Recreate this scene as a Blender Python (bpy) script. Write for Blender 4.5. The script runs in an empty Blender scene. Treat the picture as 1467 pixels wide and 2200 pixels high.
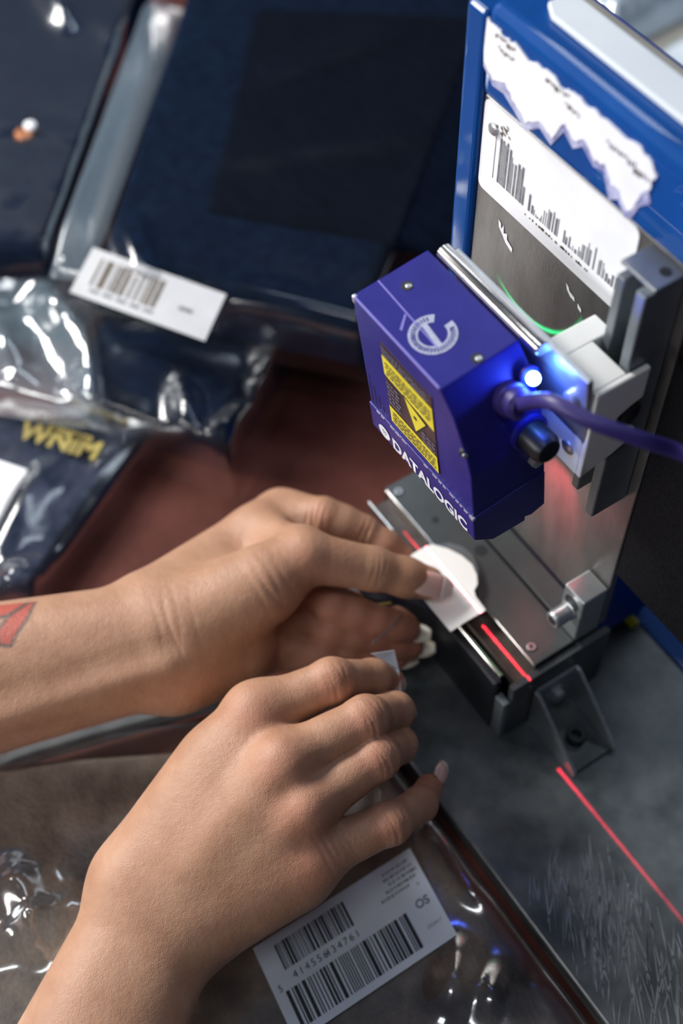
import bpy, bmesh, math, random
import numpy as np
from mathutils import Vector, Matrix, noise

# ------------------------------------------------------------------ camera, world, lamps, exposure
scene = bpy.context.scene
COL = scene.collection
cam_data = bpy.data.cameras.new('camera')
cam = bpy.data.objects.new('camera', cam_data)
COL.objects.link(cam)
_r = [[0.553396, -0.679082, 0.482287], [0.832818, 0.460111, -0.307753], [-0.012916, 0.571967, 0.820175]]
cam.matrix_world = Matrix.Translation(Vector((0.18458, -0.19253, 0.54))) @ Matrix(_r).to_4x4()
cam_data.sensor_width = 36.0
cam_data.sensor_fit = 'AUTO'
cam_data.lens = 46.978
cam_data.clip_start = 0.01
cam_data.dof.use_dof = True
cam_data.dof.focus_distance = 0.485
cam_data.dof.aperture_fstop = 5.0
scene.camera = cam

world = bpy.data.worlds.new('world')
scene.world = world
world.use_nodes = True
wb = world.node_tree.nodes['Background']
wb.inputs[0].default_value = (0.62, 0.72, 1.0, 1)
wb.inputs[1].default_value = 0.07

scene.view_settings.view_transform = 'Standard'
scene.view_settings.look = 'None'
scene.view_settings.exposure = 0.0
scene.view_settings.gamma = 1.0
scene.view_settings.use_curve_mapping = False


def area(name, loc, target, sx, sy, power, color):
    l = bpy.data.lights.new(name, 'AREA')
    l.shape = 'RECTANGLE'
    l.size, l.size_y, l.energy, l.color = sx, sy, power, color
    o = bpy.data.objects.new(name, l)
    COL.objects.link(o)
    o.location = loc
    o.rotation_euler = (Vector(target) - Vector(loc)).to_track_quat('-Z', 'Y').to_euler()
    return o


area('unseen_lamp', (-0.95, -0.42, 0.78), (-0.08, -0.02, 0.04), 0.50, 0.28, 21.0, (1.0, 0.97, 0.93))
area('unseen_lamp', (-0.28, -1.20, 0.46), (-0.05, 0.0, 0.14), 1.10, 0.12, 9.5, (1.0, 0.96, 0.92))  # low fill added to brighten the steel sheet and other front faces
area('unseen_lamp', (-0.55, 0.62, 1.35), (-0.25, 0.1, 0.0), 1.2, 0.10, 4.0, (0.80, 0.90, 1.0))

area('unseen_lamp', (0.22, -0.38, 1.45), (0.0, -0.05, 0.0), 0.55, 0.05, 2.6, (0.93, 0.96, 1.0))  # added overhead to put white highlights on the bag film

# ------------------------------------------------------------------ helpers
def link(name, me, mat=None, parent=None):
    o = bpy.data.objects.new(name, me)
    COL.objects.link(o)
    if mat is not None:
        me.materials.append(mat)
    if parent is not None:
        o.parent = parent
    return o


def pyd(name, verts, faces, mat=None, parent=None, smooth=False):
    me = bpy.data.meshes.new(name)
    me.from_pydata([tuple(v) for v in verts], [], faces)
    if smooth:
        me.polygons.foreach_set('use_smooth', [True] * len(me.polygons))
    me.update()
    return link(name, me, mat, parent)


def bmobj(name, bm, mat=None, parent=None, smooth=False):
    bmesh.ops.recalc_face_normals(bm, faces=bm.faces)
    me = bpy.data.meshes.new(name)
    bm.to_mesh(me)
    bm.free()
    if smooth:
        me.polygons.foreach_set('use_smooth', [True] * len(me.polygons))
    return link(name, me, mat, parent)


def tag(o, label=None, cat=None, group=None, kind=None):
    for k, v in (('label', label), ('category', cat), ('group', group), ('kind', kind)):
        if v:
            o[k] = v
    return o


def empty(name, loc, label, cat, rot=(0, 0, 0), group=None):
    o = bpy.data.objects.new(name, None)
    COL.objects.link(o)
    o.location = loc
    o.rotation_euler = rot
    o.empty_display_size = 0.02
    bpy.context.view_layer.update()
    return tag(o, label, cat, group)


def rel(o, parent):
    """parent o, keeping its world coordinates"""
    o.parent = parent
    bpy.context.view_layer.update()
    o.matrix_parent_inverse = parent.matrix_world.inverted()
    bpy.context.view_layer.update()
    return o


def add_box(bm, lo, hi, bevel=0.0, seg=2):
    geom = bmesh.ops.create_cube(bm, size=1.0)['verts']
    for v in geom:
        v.co = Vector([(lo[i] + hi[i]) / 2 + v.co[i] * (hi[i] - lo[i]) for i in range(3)])
    if bevel:
        es = list({e for v in geom for e in v.link_edges})
        bmesh.ops.bevel(bm, geom=es, offset=bevel, segments=seg, profile=0.5, affect='EDGES')


def box(name, lo, hi, mat, parent=None, bevel=0.0, seg=2):
    bm = bmesh.new()
    add_box(bm, lo, hi, bevel, seg)
    return bmobj(name, bm, mat, parent)


def add_prism(bm, pts, vec, bevel=0.0, seg=2):
    """closed polygon pts swept by vec"""
    vec = Vector(vec)
    a = [bm.verts.new(Vector(p)) for p in pts]
    b = [bm.verts.new(Vector(p) + vec) for p in pts]
    n = len(pts)
    fs = [bm.faces.new(a), bm.faces.new(b[::-1])]
    for i in range(n):
        fs.append(bm.faces.new((a[i], b[i], b[(i + 1) % n], a[(i + 1) % n])))
    bmesh.ops.recalc_face_normals(bm, faces=fs)
    if bevel:
        es = list({e for f in fs for e in f.edges})
        bmesh.ops.bevel(bm, geom=es, offset=bevel, segments=seg, profile=0.5, affect='EDGES')


def prism(name, pts, vec, mat, parent=None, bevel=0.0, seg=2):
    bm = bmesh.new()
    add_prism(bm, pts, vec, bevel, seg)
    return bmobj(name, bm, mat, parent)


def frame(d):
    d = Vector(d).normalized()
    a = Vector((0, 0, 1)) if abs(d.z) < 0.9 else Vector((1, 0, 0))
    x = d.cross(a).normalized()
    return x, d.cross(x).normalized(), d


def add_lathe(bm, p0, d, prof, n=24, caps=True):
    """profile [(radius, distance along d)] turned about the axis"""
    x, y, d = frame(d)
    p0 = Vector(p0)
    rings = []
    for r, t in prof:
        rings.append([bm.verts.new(p0 + d * t + (x * math.cos(2 * math.pi * i / n) + y * math.sin(2 * math.pi * i / n)) * r) for i in range(n)])
    for a, b in zip(rings, rings[1:]):
        for i in range(n):
            bm.faces.new((a[i], a[(i + 1) % n], b[(i + 1) % n], b[i]))
    if caps:
        bm.faces.new(rings[0][::-1])
        bm.faces.new(rings[-1])


def lathe(name, p0, d, prof, mat, parent=None, n=24, smooth=True, caps=True):
    bm = bmesh.new()
    add_lathe(bm, p0, d, prof, n, caps)
    o = bmobj(name, bm, mat, parent)
    if smooth:
        o.data.polygons.foreach_set('use_smooth', [len(p.vertices) == 4 for p in o.data.polygons])
        try:
            o.data.set_sharp_from_angle(angle=math.radians(40))
        except Exception:
            pass
    return o


def tube(name, pts, r, mat, parent=None, n=12):
    pts = [Vector(p) for p in pts]
    # Catmull-Rom refine
    P = []
    for i in range(len(pts) - 1):
        p0, p1, p2, p3 = pts[max(i - 1, 0)], pts[i], pts[i + 1], pts[min(i + 2, len(pts) - 1)]
        for k in range(6):
            t = k / 6
            P.append(0.5 * ((2 * p1) + (p2 - p0) * t + (2 * p0 - 5 * p1 + 4 * p2 - p3) * t * t + (3 * p1 - p0 - 3 * p2 + p3) * t ** 3))
    P.append(pts[-1])
    bm = bmesh.new()
    rings = []
    up = Vector((0, 0, 1))
    for i, p in enumerate(P):
        d = (P[min(i + 1, len(P) - 1)] - P[max(i - 1, 0)]).normalized()
        x = d.cross(up)
        x = x.normalized() if x.length > 1e-4 else Vector((1, 0, 0))
        y = d.cross(x)
        rings.append([bm.verts.new(p + (x * math.cos(2 * math.pi * k / n) + y * math.sin(2 * math.pi * k / n)) * r) for k in range(n)])
    for a, b in zip(rings, rings[1:]):
        for k in range(n):
            bm.faces.new((a[k], a[(k + 1) % n], b[(k + 1) % n], b[k]))
    bm.faces.new(rings[0][::-1])
    bm.faces.new(rings[-1])
    return bmobj(name, bm, mat, parent, True)


class Sheet:
    """a flat label: origin (top left), unit right and down vectors, outward normal; collects quads"""
    def __init__(s, o, r, d, lift=0.0001):
        s.o, s.r, s.d = Vector(o), Vector(r).normalized(), Vector(d).normalized()
        s.n = s.r.cross(s.d).normalized() * -1
        s.v, s.f, s.lift = [], [], lift

    def p(s, x, y, z=0.0):
        return s.o + s.r * x + s.d * y + s.n * z

    def quad(s, x0, y0, x1, y1, z=None):
        z = s.lift if z is None else z
        k = len(s.v)
        s.v += [s.p(x0, y1, z), s.p(x1, y1, z), s.p(x1, y0, z), s.p(x0, y0, z)]
        s.f.append((k, k + 1, k + 2, k + 3))

    def poly(s, pts, z=None):
        z = s.lift if z is None else z
        k = len(s.v)
        s.v += [s.p(x, y, z) for x, y in pts]
        s.f.append(tuple(range(k, k + len(pts))))

    def out(s, name, mat, parent):
        o = pyd(name, s.v, s.f, mat, None)
        s.v, s.f = [], []
        return rel(o, parent) if parent is not None else o


def bars(sh, x0, y0, x1, y1, seed, mod, prob=1.0, cut=None):
    """a row of bar-code bars; cut(t) gives how much of each bar is worn away from the top"""
    rnd = random.Random(seed)
    x = x0
    while x < x1:
        w = rnd.choice((1, 1, 2, 3)) * mod
        g = rnd.choice((1, 1, 2, 2)) * mod
        if x + w > x1:
            break
        if rnd.random() < prob:
            ya = y0
            if cut:
                ya = y0 + (y1 - y0) * min(0.97, max(0, cut((x - x0) / (x1 - x0), rnd)))
            sh.quad(x, ya, x + w, y1)
        x += w + g


def text(name, body, mat, parent, origin, right, up, size, shear=0.0, lift=0.0002, extrude=0.0, offset=0.0, align='LEFT', space=1.0, xs=1.0):
    c = bpy.data.curves.new(name, 'FONT')
    c.body, c.size, c.shear, c.extrude, c.offset = body, size, shear, extrude, offset
    c.align_x = align
    c.space_character = space
    c.resolution_u = 4
    tmp = bpy.data.objects.new('tmp_text', c)
    COL.objects.link(tmp)
    dg = bpy.context.evaluated_depsgraph_get()
    me = bpy.data.meshes.new_from_object(tmp.evaluated_get(dg))
    bpy.data.objects.remove(tmp)
    r, u = Vector(right).normalized(), Vector(up).normalized()
    n = r.cross(u)
    m = Matrix((r * xs, u, n)).transposed().to_4x4()
    m.translation = Vector(origin) + n * lift
    me.transform(m)
    me.name = name
    o = link(name, me, mat)
    return rel(o, parent) if parent is not None else o


# ------------------------------------------------------------------ materials
def new_mat(name):
    m = bpy.data.materials.new(name)
    m.use_nodes = True
    nt = m.node_tree
    return m, nt, nt.nodes['Principled BSDF']


def ramp(nt, fac, stops):
    r = nt.nodes.new('ShaderNodeValToRGB')
    el = r.color_ramp.elements
    while len(el) < len(stops):
        el.new(0.5)
    for e, (p, c) in zip(el, stops):
        e.position, e.color = p, (*c, 1) if len(c) == 3 else c
    nt.links.new(fac, r.inputs[0])
    return r.outputs[0]


def tex(nt, kind='noise', scale=50, detail=4, rough=0.55, stretch=None, coord='Object', dist=0.0):
    tc = nt.nodes.new('ShaderNodeTexCoord')
    src = tc.outputs[coord]
    if stretch:
        mp = nt.nodes.new('ShaderNodeMapping')
        mp.inputs['Scale'].default_value = stretch
        nt.links.new(src, mp.inputs[0])
        src = mp.outputs[0]
    if kind == 'noise':
        n = nt.nodes.new('ShaderNodeTexNoise')
        n.inputs['Scale'].default_value = scale
        n.inputs['Detail'].default_value = detail
        n.inputs['Roughness'].default_value = rough
        n.inputs['Distortion'].default_value = dist
    else:
        n = nt.nodes.new('ShaderNodeTexVoronoi')
        n.inputs['Scale'].default_value = scale
        if kind == 'edge':
            n.feature = 'DISTANCE_TO_EDGE'
    nt.links.new(src, n.inputs['Vector'])
    return n.outputs[0]


def bump(nt, b, h, strength, dist=0.001):
    n = nt.nodes.new('ShaderNodeBump')
    n.inputs['Strength'].default_value = strength
    n.inputs['Distance'].default_value = dist
    nt.links.new(h, n.inputs['Height'])
    nt.links.new(n.outputs[0], b.inputs['Normal'])
    return n


def mat(name, c1, c2=None, scale=60, rough=0.5, metal=0.0, bumps=None, stretch=None, r2=None, detail=4, spec=0.5, coat=0.0, lo=0.35, hi=0.65):
    m, nt, b = new_mat(name)
    b.inputs['Roughness'].default_value = rough
    b.inputs['Metallic'].default_value = metal
    b.inputs['Specular IOR Level'].default_value = spec
    b.inputs['Coat Weight'].default_value = coat
    c2 = c2 or tuple(min(1, x * 1.12) for x in c1)
    t = tex(nt, 'noise', scale, detail, 0.6, stretch)
    nt.links.new(ramp(nt, t, [(lo, c1), (hi, c2)]), b.inputs['Base Color'])
    if r2 is not None:
        mr = nt.nodes.new('ShaderNodeMapRange')
        mr.inputs[3].default_value, mr.inputs[4].default_value = rough, r2
        nt.links.new(t, mr.inputs[0])
        nt.links.new(mr.outputs[0], b.inputs['Roughness'])
    if bumps:
        bump(nt, b, tex(nt, 'noise', bumps[0], 3, 0.6, stretch), bumps[1], bumps[2] if len(bumps) > 2 else 0.0005)
    return m


def emit(name, c, s):
    m, nt, b = new_mat(name)
    b.inputs['Base Color'].default_value = (*c, 1)
    b.inputs['Emission Color'].default_value = (*c, 1)
    b.inputs['Emission Strength'].default_value = s
    return m


def film_mat(name, tint=(0.85, 0.92, 1.0), milk=0.05, gloss=0.10, rough=0.12, bscale=90, bstr=0.6):
    """thin clear plastic: mostly see-through, shiny, slightly milky"""
    m, nt, b = new_mat(name)
    nt.nodes.remove(b)
    N, Lk = nt.nodes, nt.links
    out = [n for n in N if n.type == 'OUTPUT_MATERIAL'][0]
    tr = N.new('ShaderNodeBsdfTransparent')
    gl = N.new('ShaderNodeBsdfGlossy')
    gl.inputs['Roughness'].default_value = rough
    gl.inputs['Color'].default_value = (0.95, 0.98, 1, 1)
    df = N.new('ShaderNodeBsdfDiffuse')
    df.inputs['Color'].default_value = (*tint, 1)
    h = tex(nt, 'noise', bscale, 3, 0.5, None, dist=0.8)
    bp = N.new('ShaderNodeBump')
    bp.inputs['Strength'].default_value = bstr
    bp.inputs['Distance'].default_value = 0.002
    Lk.new(h, bp.inputs['Height'])
    Lk.new(bp.outputs[0], gl.inputs['Normal'])
    lw = N.new('ShaderNodeLayerWeight')
    lw.inputs['Blend'].default_value = 0.25
    Lk.new(bp.outputs[0], lw.inputs['Normal'])
    mr = N.new('ShaderNodeMapRange')
    mr.inputs[3].default_value, mr.inputs[4].default_value = gloss, min(1, gloss + 0.5)
    Lk.new(lw.outputs['Fresnel'], mr.inputs[0])
    m1, m2 = N.new('ShaderNodeMixShader'), N.new('ShaderNodeMixShader')
    m1.inputs[0].default_value = milk
    Lk.new(tr.outputs[0], m1.inputs[1])
    Lk.new(df.outputs[0], m1.inputs[2])
    Lk.new(mr.outputs[0], m2.inputs[0])
    Lk.new(m1.outputs[0], m2.inputs[1])
    Lk.new(gl.outputs[0], m2.inputs[2])
    Lk.new(m2.outputs[0], out.inputs['Surface'])
    return m


M = {}
M['laminate'] = mat('worn_red_brown_laminate', (0.060, 0.017, 0.012), (0.105, 0.032, 0.025), 25, 0.6, bumps=(300, 0.2, 0.0003), spec=0.12)
M['wood_leg'] = mat('painted_leg', (0.06, 0.06, 0.065), None, 20, 0.5)
M['concrete'] = mat('grey_concrete', (0.16, 0.16, 0.15), (0.24, 0.24, 0.23), 6, 0.8)
M['steel_plate'] = mat('worn_steel_plate', (0.050, 0.060, 0.068), (0.125, 0.138, 0.146), 38, 0.36, 0.5, bumps=(420, 0.25, 0.0003), r2=0.5)
M['plate_edge'] = mat('milled_steel_edge', (0.20, 0.23, 0.25), (0.34, 0.37, 0.40), 90, 0.3, 0.8)
M['dark_block'] = mat('black_anodised', (0.010, 0.012, 0.018), (0.022, 0.024, 0.030), 50, 0.38, 0.2)
M['platform'] = mat('grey_oxide_steel', (0.070, 0.078, 0.082), (0.10, 0.11, 0.114), 22, 0.42, 0.5, bumps=(900, 0.1, 0.0002))
M['mirror'] = mat('bright_steel', (0.62, 0.60, 0.58), (0.72, 0.71, 0.69), 60, 0.22, 1.0)
M['slot_floor'] = mat('brown_polished_steel', (0.045, 0.034, 0.030), (0.075, 0.058, 0.050), 120, 0.34, 0.3)
M['alu'] = mat('brushed_aluminium', (0.42, 0.45, 0.47), (0.55, 0.58, 0.60), 60, 0.36, 0.85, stretch=(1, 1, 8), bumps=(300, 0.15, 0.0003))
M['alu_grey'] = mat('grey_aluminium_rail', (0.20, 0.235, 0.26), (0.27, 0.30, 0.33), 40, 0.42, 0.6)
M['sheet'] = mat('brushed_steel_sheet', (0.17, 0.165, 0.16), (0.24, 0.232, 0.225), 35, 0.34, 0.7, stretch=(4, 4, 1), bumps=(260, 0.2, 0.0003), r2=0.42)
M['blue'] = mat('blue_anodised', (0.002, 0.050, 0.23), (0.003, 0.064, 0.28), 30, 0.45, 0.0, coat=0.5, spec=0.08)
M['blue_dark'] = mat('blue_paint', (0.004, 0.030, 0.22), (0.006, 0.04, 0.28), 30, 0.4, spec=0.2)
M['purple'] = mat('violet_blue_paint', (0.015, 0.015, 0.175), (0.020, 0.019, 0.21), 60, 0.40, bumps=(1400, 0.18, 0.0002), spec=0.25)
M['purple_lid'] = mat('violet_blue_paint_lid', (0.017, 0.016, 0.19), (0.022, 0.020, 0.22), 60, 0.38, bumps=(1600, 0.3, 0.0003))
M['purple_rubber'] = mat('violet_cable_rubber', (0.022, 0.015, 0.12), (0.032, 0.022, 0.15), 40, 0.42)
M['print_white'] = mat('white_print', (0.72, 0.74, 0.82), None, 100, 0.6)
M['print_grey'] = mat('grey_print', (0.30, 0.33, 0.48), (0.42, 0.45, 0.58), 900, 0.6)
M['scratch'] = mat('bare_scratch', (0.19, 0.17, 0.52), None, 200, 0.4)
M['bare_metal'] = mat('bare_metal_edge', (0.45, 0.45, 0.62), (0.7, 0.7, 0.8), 500, 0.35, 0.6)
M['yellow'] = mat('yellow_sticker', (0.72, 0.62, 0.03), (0.80, 0.70, 0.05), 90, 0.45)
M['label_dark'] = mat('dark_brown_sticker', (0.030, 0.018, 0.028), (0.045, 0.028, 0.04), 90, 0.4)
M['label_dim'] = mat('grey_violet_print', (0.11, 0.11, 0.19), (0.19, 0.19, 0.30), 1200, 0.5)
M['paper'] = mat('white_paper', (0.78, 0.80, 0.86), (0.86, 0.88, 0.92), 40, 0.55)
M['paper_blue'] = mat('pale_paper', (0.60, 0.66, 0.76), (0.68, 0.74, 0.84), 30, 0.5)
M['card'] = mat('white_card', (0.93, 0.95, 0.93), (0.95, 0.96, 0.94), 60, 0.6)
M['ink'] = mat('black_ink', (0.012, 0.014, 0.02), None, 100, 0.6)
M['ink_grey'] = mat('grey_ink', (0.10, 0.11, 0.13), (0.22, 0.23, 0.26), 400, 0.6)
M['ink_brown'] = mat('brown_ink', (0.05, 0.04, 0.03), (0.16, 0.13, 0.10), 500, 0.6)
M['white_plastic'] = mat('white_plastic', (0.78, 0.80, 0.80), (0.82, 0.84, 0.84), 30, 0.42)
M['black'] = mat('black_textured', (0.004, 0.004, 0.006), (0.010, 0.010, 0.014), 700, 0.75, bumps=(900, 0.5, 0.0006), spec=0.15)
M['denim'] = mat('navy_denim', (0.0012, 0.0055, 0.019), (0.0030, 0.0110, 0.031), 130, 0.85, bumps=(1500, 0.5, 0.0006), spec=0.04)
M['denim_dark'] = mat('dark_navy_denim', (0.0005, 0.0020, 0.0075), (0.0015, 0.0042, 0.012), 60, 0.85, stretch=(1, 4, 1), bumps=(900, 0.5, 0.0008), spec=0.04)
M['denim_light'] = mat('slate_denim', (0.012, 0.018, 0.036), (0.036, 0.044, 0.075), 90, 0.85, bumps=(1500, 0.5, 0.0006), spec=0.04)
M['copper'] = mat('copper_rivet', (0.60, 0.22, 0.10), (0.75, 0.32, 0.16), 80, 0.3, 0.8)
M['yellow_thread'] = mat('yellow_lettering', (0.24, 0.19, 0.045), (0.36, 0.29, 0.07), 90, 0.7)
M['white_box'] = mat('pale_blue_enamel', (0.62, 0.68, 0.76), (0.70, 0.76, 0.82), 20, 0.4)
M['grey_board'] = mat('grey_cardboard', (0.24, 0.23, 0.21), (0.32, 0.31, 0.28), 15, 0.7)
M['film'] = film_mat('clear_poly_film', tint=(0.6, 0.8, 1.0), milk=0.001, gloss=0.045, rough=0.15, bscale=22, bstr=0.2)
M['film_pale'] = film_mat('milky_poly_film', tint=(0.55, 0.75, 0.90), milk=0.15, gloss=0.16, rough=0.17, bscale=25, bstr=0.2)
M['film_seam'] = film_mat('folded_film_seam', tint=(0.40, 0.60, 0.80), milk=0.09, gloss=0.06, rough=0.25, bscale=20, bstr=0.2)
M['film_front'] = film_mat('clear_bag_film', tint=(0.9, 0.9, 0.95), milk=0.012, gloss=0.15, rough=0.14, bscale=30, bstr=0.2)
M['clear'] = film_mat('clear_hang_film', milk=0.06, gloss=0.10, rough=0.1, bscale=40, bstr=0.05)
M['nail'] = mat('pale_pink_nail', (0.62, 0.40, 0.36), (0.70, 0.48, 0.44), 60, 0.18, coat=0.5)
M['nail_tip'] = mat('cream_nail_tip', (0.80, 0.74, 0.60), (0.84, 0.79, 0.66), 80, 0.2, coat=0.4)
M['nail_pink_tip'] = mat('pale_rose_nail_tip', (0.72, 0.60, 0.56), (0.76, 0.66, 0.62), 80, 0.2, coat=0.4)
M['paper_grey'] = mat('greyish_paper', (0.46, 0.47, 0.50), (0.54, 0.55, 0.58), 30, 0.55)
M['residue'] = mat('sticker_residue', (0.20, 0.21, 0.42), (0.50, 0.52, 0.72), 160, 0.6)
M['blue_led'] = emit('blue_led_glow', (0.14, 0.45, 1.0), 55)
M['navy_woven'] = mat('navy_woven_label', (0.008, 0.010, 0.028), (0.014, 0.017, 0.040), 300, 0.6)
M['grey_film_edge'] = mat('grey_bag_seam', (0.07, 0.08, 0.09), (0.13, 0.14, 0.15), 40, 0.55, spec=0.25)


def brown_cloth():
    m, nt, b = new_mat('brown_boucle_print')
    b.inputs['Roughness'].default_value = 0.9
    n1 = tex(nt, 'noise', 42, 6, 0.72)
    n2 = tex(nt, 'noise', 14, 3, 0.5)
    c1 = ramp(nt, n1, [(0.36, (0.095, 0.075, 0.062)), (0.66, (0.24, 0.20, 0.165))])
    c2 = ramp(nt, n2, [(0.52, (0, 0, 0)), (0.60, (1, 1, 1))])
    mx = nt.nodes.new('ShaderNodeMix')
    mx.data_type = 'RGBA'
    tc = nt.nodes.new('ShaderNodeTexCoord')
    sep = nt.nodes.new('ShaderNodeSeparateXYZ')
    nt.links.new(tc.outputs['Object'], sep.inputs[0])
    # the dark blotches are printed on the right-hand half of the garment
    mr = nt.nodes.new('ShaderNodeMapRange')
    mr.inputs[1].default_value, mr.inputs[2].default_value = -0.02, 0.02
    nt.links.new(sep.outputs['X'], mr.inputs[0])
    mu = nt.nodes.new('ShaderNodeMath')
    mu.operation = 'MULTIPLY'
    nt.links.new(c2, mu.inputs[0])
    nt.links.new(mr.outputs[0], mu.inputs[1])
    nt.links.new(mu.outputs[0], mx.inputs['Factor'])
    nt.links.new(c1, mx.inputs['A'])
    mx.inputs['B'].default_value = (0.020, 0.016, 0.016, 1)
    nt.links.new(mx.outputs['Result'], b.inputs['Base Color'])
    bump(nt, b, tex(nt, 'noise', 500, 3, 0.6), 0.8, 0.001)
    return m


M['brown_cloth'] = brown_cloth()


def skin_mat():
    m, nt, b = new_mat('skin')
    N, Lk = nt.nodes, nt.links
    b.inputs['Roughness'].default_value = 0.46
    b.inputs['Specular IOR Level'].default_value = 0.42
    b.inputs['Subsurface Weight'].default_value = 0.12
    b.inputs['Subsurface Radius'].default_value = (1.0, 0.35, 0.2)
    b.inputs['Subsurface Scale'].default_value = 0.004
    at = N.new('ShaderNodeAttribute')
    at.attribute_name = 'tone'
    sp = N.new('ShaderNodeSeparateColor')
    Lk.new(at.outputs['Color'], sp.inputs[0])
    base = ramp(nt, tex(nt, 'noise', 60, 5, 0.65), [(0.3, (0.355, 0.185, 0.112)), (0.7, (0.455, 0.258, 0.165))])

    def mix(a, col, fac):
        x = N.new('ShaderNodeMix')
        x.data_type = 'RGBA'
        Lk.new(a, x.inputs['A'])
        x.inputs['B'].default_value = (*col, 1)
        Lk.new(fac, x.inputs['Factor'])
        return x.outputs['Result']
    c = mix(base, (0.46, 0.165, 0.11), sp.outputs['Red'])
    c = mix(c, (0.40, 0.075, 0.055), sp.outputs['Green'])
    c = mix(c, (0.050, 0.055, 0.060), sp.outputs['Blue'])
    Lk.new(c, b.inputs['Base Color'])
    h1 = tex(nt, 'edge', 1300, 2, 0.5)
    h2 = tex(nt, 'noise', 350, 5, 0.7)
    ad = N.new('ShaderNodeMath')
    ad.operation = 'MULTIPLY_ADD'
    ad.inputs[1].default_value = 0.4
    Lk.new(h1, ad.inputs[0])
    Lk.new(h2, ad.inputs[2])
    bump(nt, b, ad.outputs[0], 0.45, 0.0008)
    return m


M['skin'] = skin_mat()

# ------------------------------------------------------------------ setting
tag(box('floor', (-2.5, -2.0, -0.82), (1.5, 2.5, -0.80), M['concrete']), kind='structure')
tag(box('wall_back', (-2.5, 2.40, -0.80), (1.5, 2.5, 1.6), M['concrete']), kind='structure')

bench = empty('workbench', (-0.35, 0.10, -0.80), 'large workbench with a worn red-brown laminate top under everything', 'workbench')
rel(box('bench_top', (-1.05, -0.55, -0.04), (0.55, 0.80, -0.012), M['laminate'], bevel=0.002), bench)
for lx in (-0.98, 0.47):
    for ly in (-0.48, 0.70):
        rel(box('leg', (lx, ly, -0.80), (lx + 0.05, ly + 0.05, -0.04), M['wood_leg']), bench)

# ------------------------------------------------------------------ steel base plate
plate = empty('base_plate', (0.06, 0.02, -0.012), 'scratched grey steel base plate lying under the scanning station', 'plate')
rel(box('plate_body', (-0.112, -0.0385, -0.0115), (0.34, 0.135, 0.0), M['steel_plate'], bevel=0.0006, seg=1), plate)
rnd = random.Random(5)
bm = bmesh.new()
def scratch(p, q, w):
    p, q = Vector(p), Vector(q)
    s = (q - p).cross(Vector((0, 0, 1))).normalized() * w / 2
    add_prism(bm, [p - s * 0.2, p + s * 0.2, (p + q) / 2 + s, q + s * 0.2, q - s * 0.2, (p + q) / 2 - s], (0, 0, 0.00012))
for _ in range(210):
    x, y = rnd.uniform(0.06, 0.135), rnd.uniform(-0.034, 0.010)
    a = math.radians(rnd.gauss(38, 8))
    l = rnd.uniform(0.004, 0.030)
    d = Vector((math.cos(a), -math.sin(a) * 0.9, 0)) * l
    p = Vector((x, y, 0.00001))
    if p.y + d.y < -0.037 or p.y + d.y > 0.1:
        continue
    scratch(p, p + d, rnd.uniform(0.00022, 0.00060))
sc = rel(bmobj('scratch_marks', bm, M['alu']), plate)
sc['kind'] = 'stuff'
rel(tag(box('blue_mat_strip', (-0.02, 0.0895, 0.0), (0.34, 0.133, 0.0012), M['blue']), None), plate)
rel(box('yellow_tape', (-0.017, 0.0845, 0.0001), (-0.003, 0.0894, 0.0014), M['yellow']), plate)

# ------------------------------------------------------------------ reading platform
pf = empty('reading_platform', (-0.05, 0.03, 0.0), 'dark steel scanning block with a bright slot carrying the red laser line', 'platform')
PX0, PX1, ZT = -0.1075, 0.0073, 0.0435
def pbox(n, lo, hi, m, bv=0.0004, seg=1):
    return rel(box(n, lo, hi, m, bevel=bv, seg=seg), pf)
pbox('block_body', (PX0, 0.0178, 0.0), (PX1 - 0.0035, 0.0515, ZT - 0.004), M['dark_block'])
pbox('top_plate', (PX0, 0.0178, ZT - 0.004), (PX1 - 0.0040, 0.0385, ZT), M['platform'])
pbox('rear_ledge', (PX0, 0.0402, ZT - 0.004), (PX1 - 0.0040, 0.0517, ZT - 0.0003), M['platform'])
pbox('slot_floor', (PX0 + 0.004, 0.0078, ZT - 0.0065), (PX1 - 0.003, 0.0176, ZT - 0.0035), M['slot_floor'], 0.0002)
pbox('slot_base', (PX0 + 0.004, 0.0072, 0.0), (PX1 - 0.0035, 0.0176, ZT - 0.0068), M['dark_block'])
pbox('slot_rail', (PX0 + 0.002, 0.0168, ZT - 0.0040), (-0.066, 0.0177, ZT + 0.0012), M['mirror'], 0.0003)
pbox('slot_rail', (-0.064, 0.0170, ZT - 0.0040), (PX1 - 0.004, 0.0177, ZT + 0.0002), M['mirror'], 0.0002)
pbox('slot_rail', (PX0 + 0.002, 0.0066, ZT - 0.0080), (-0.075, 0.0077, ZT + 0.0002), M['mirror'], 0.0003)
pbox('slot_rail', (-0.073, 0.0068, ZT - 0.0080), (PX1 - 0.002, 0.0077, ZT - 0.0020), M['slot_floor'], 0.0002)
pbox('front_rail', (-0.040, 0.0036, ZT - 0.0085), (-0.002, 0.0054, ZT - 0.0040), M['mirror'], 0.0003)
pbox('front_rail', (-0.072, 0.0036, ZT - 0.0085), (-0.043, 0.0054, ZT - 0.0040), M['mirror'], 0.0003)
pbox('front_cover', (PX0 + 0.01, -0.0004, 0.0), (0.0, 0.0034, ZT - 0.0040), M['dark_block'], 0.0008, 2)
pbox('end_cap', (PX1 - 0.0035, 0.0036, 0.0), (PX1, 0.0560, ZT - 0.0022), M['steel_plate'], 0.0004)
pbox('end_cap_foot', (0.0004, 0.0, 0.0), (PX1 - 0.0006, 0.0034, ZT - 0.013), M['alu_grey'], 0.0004)
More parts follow.
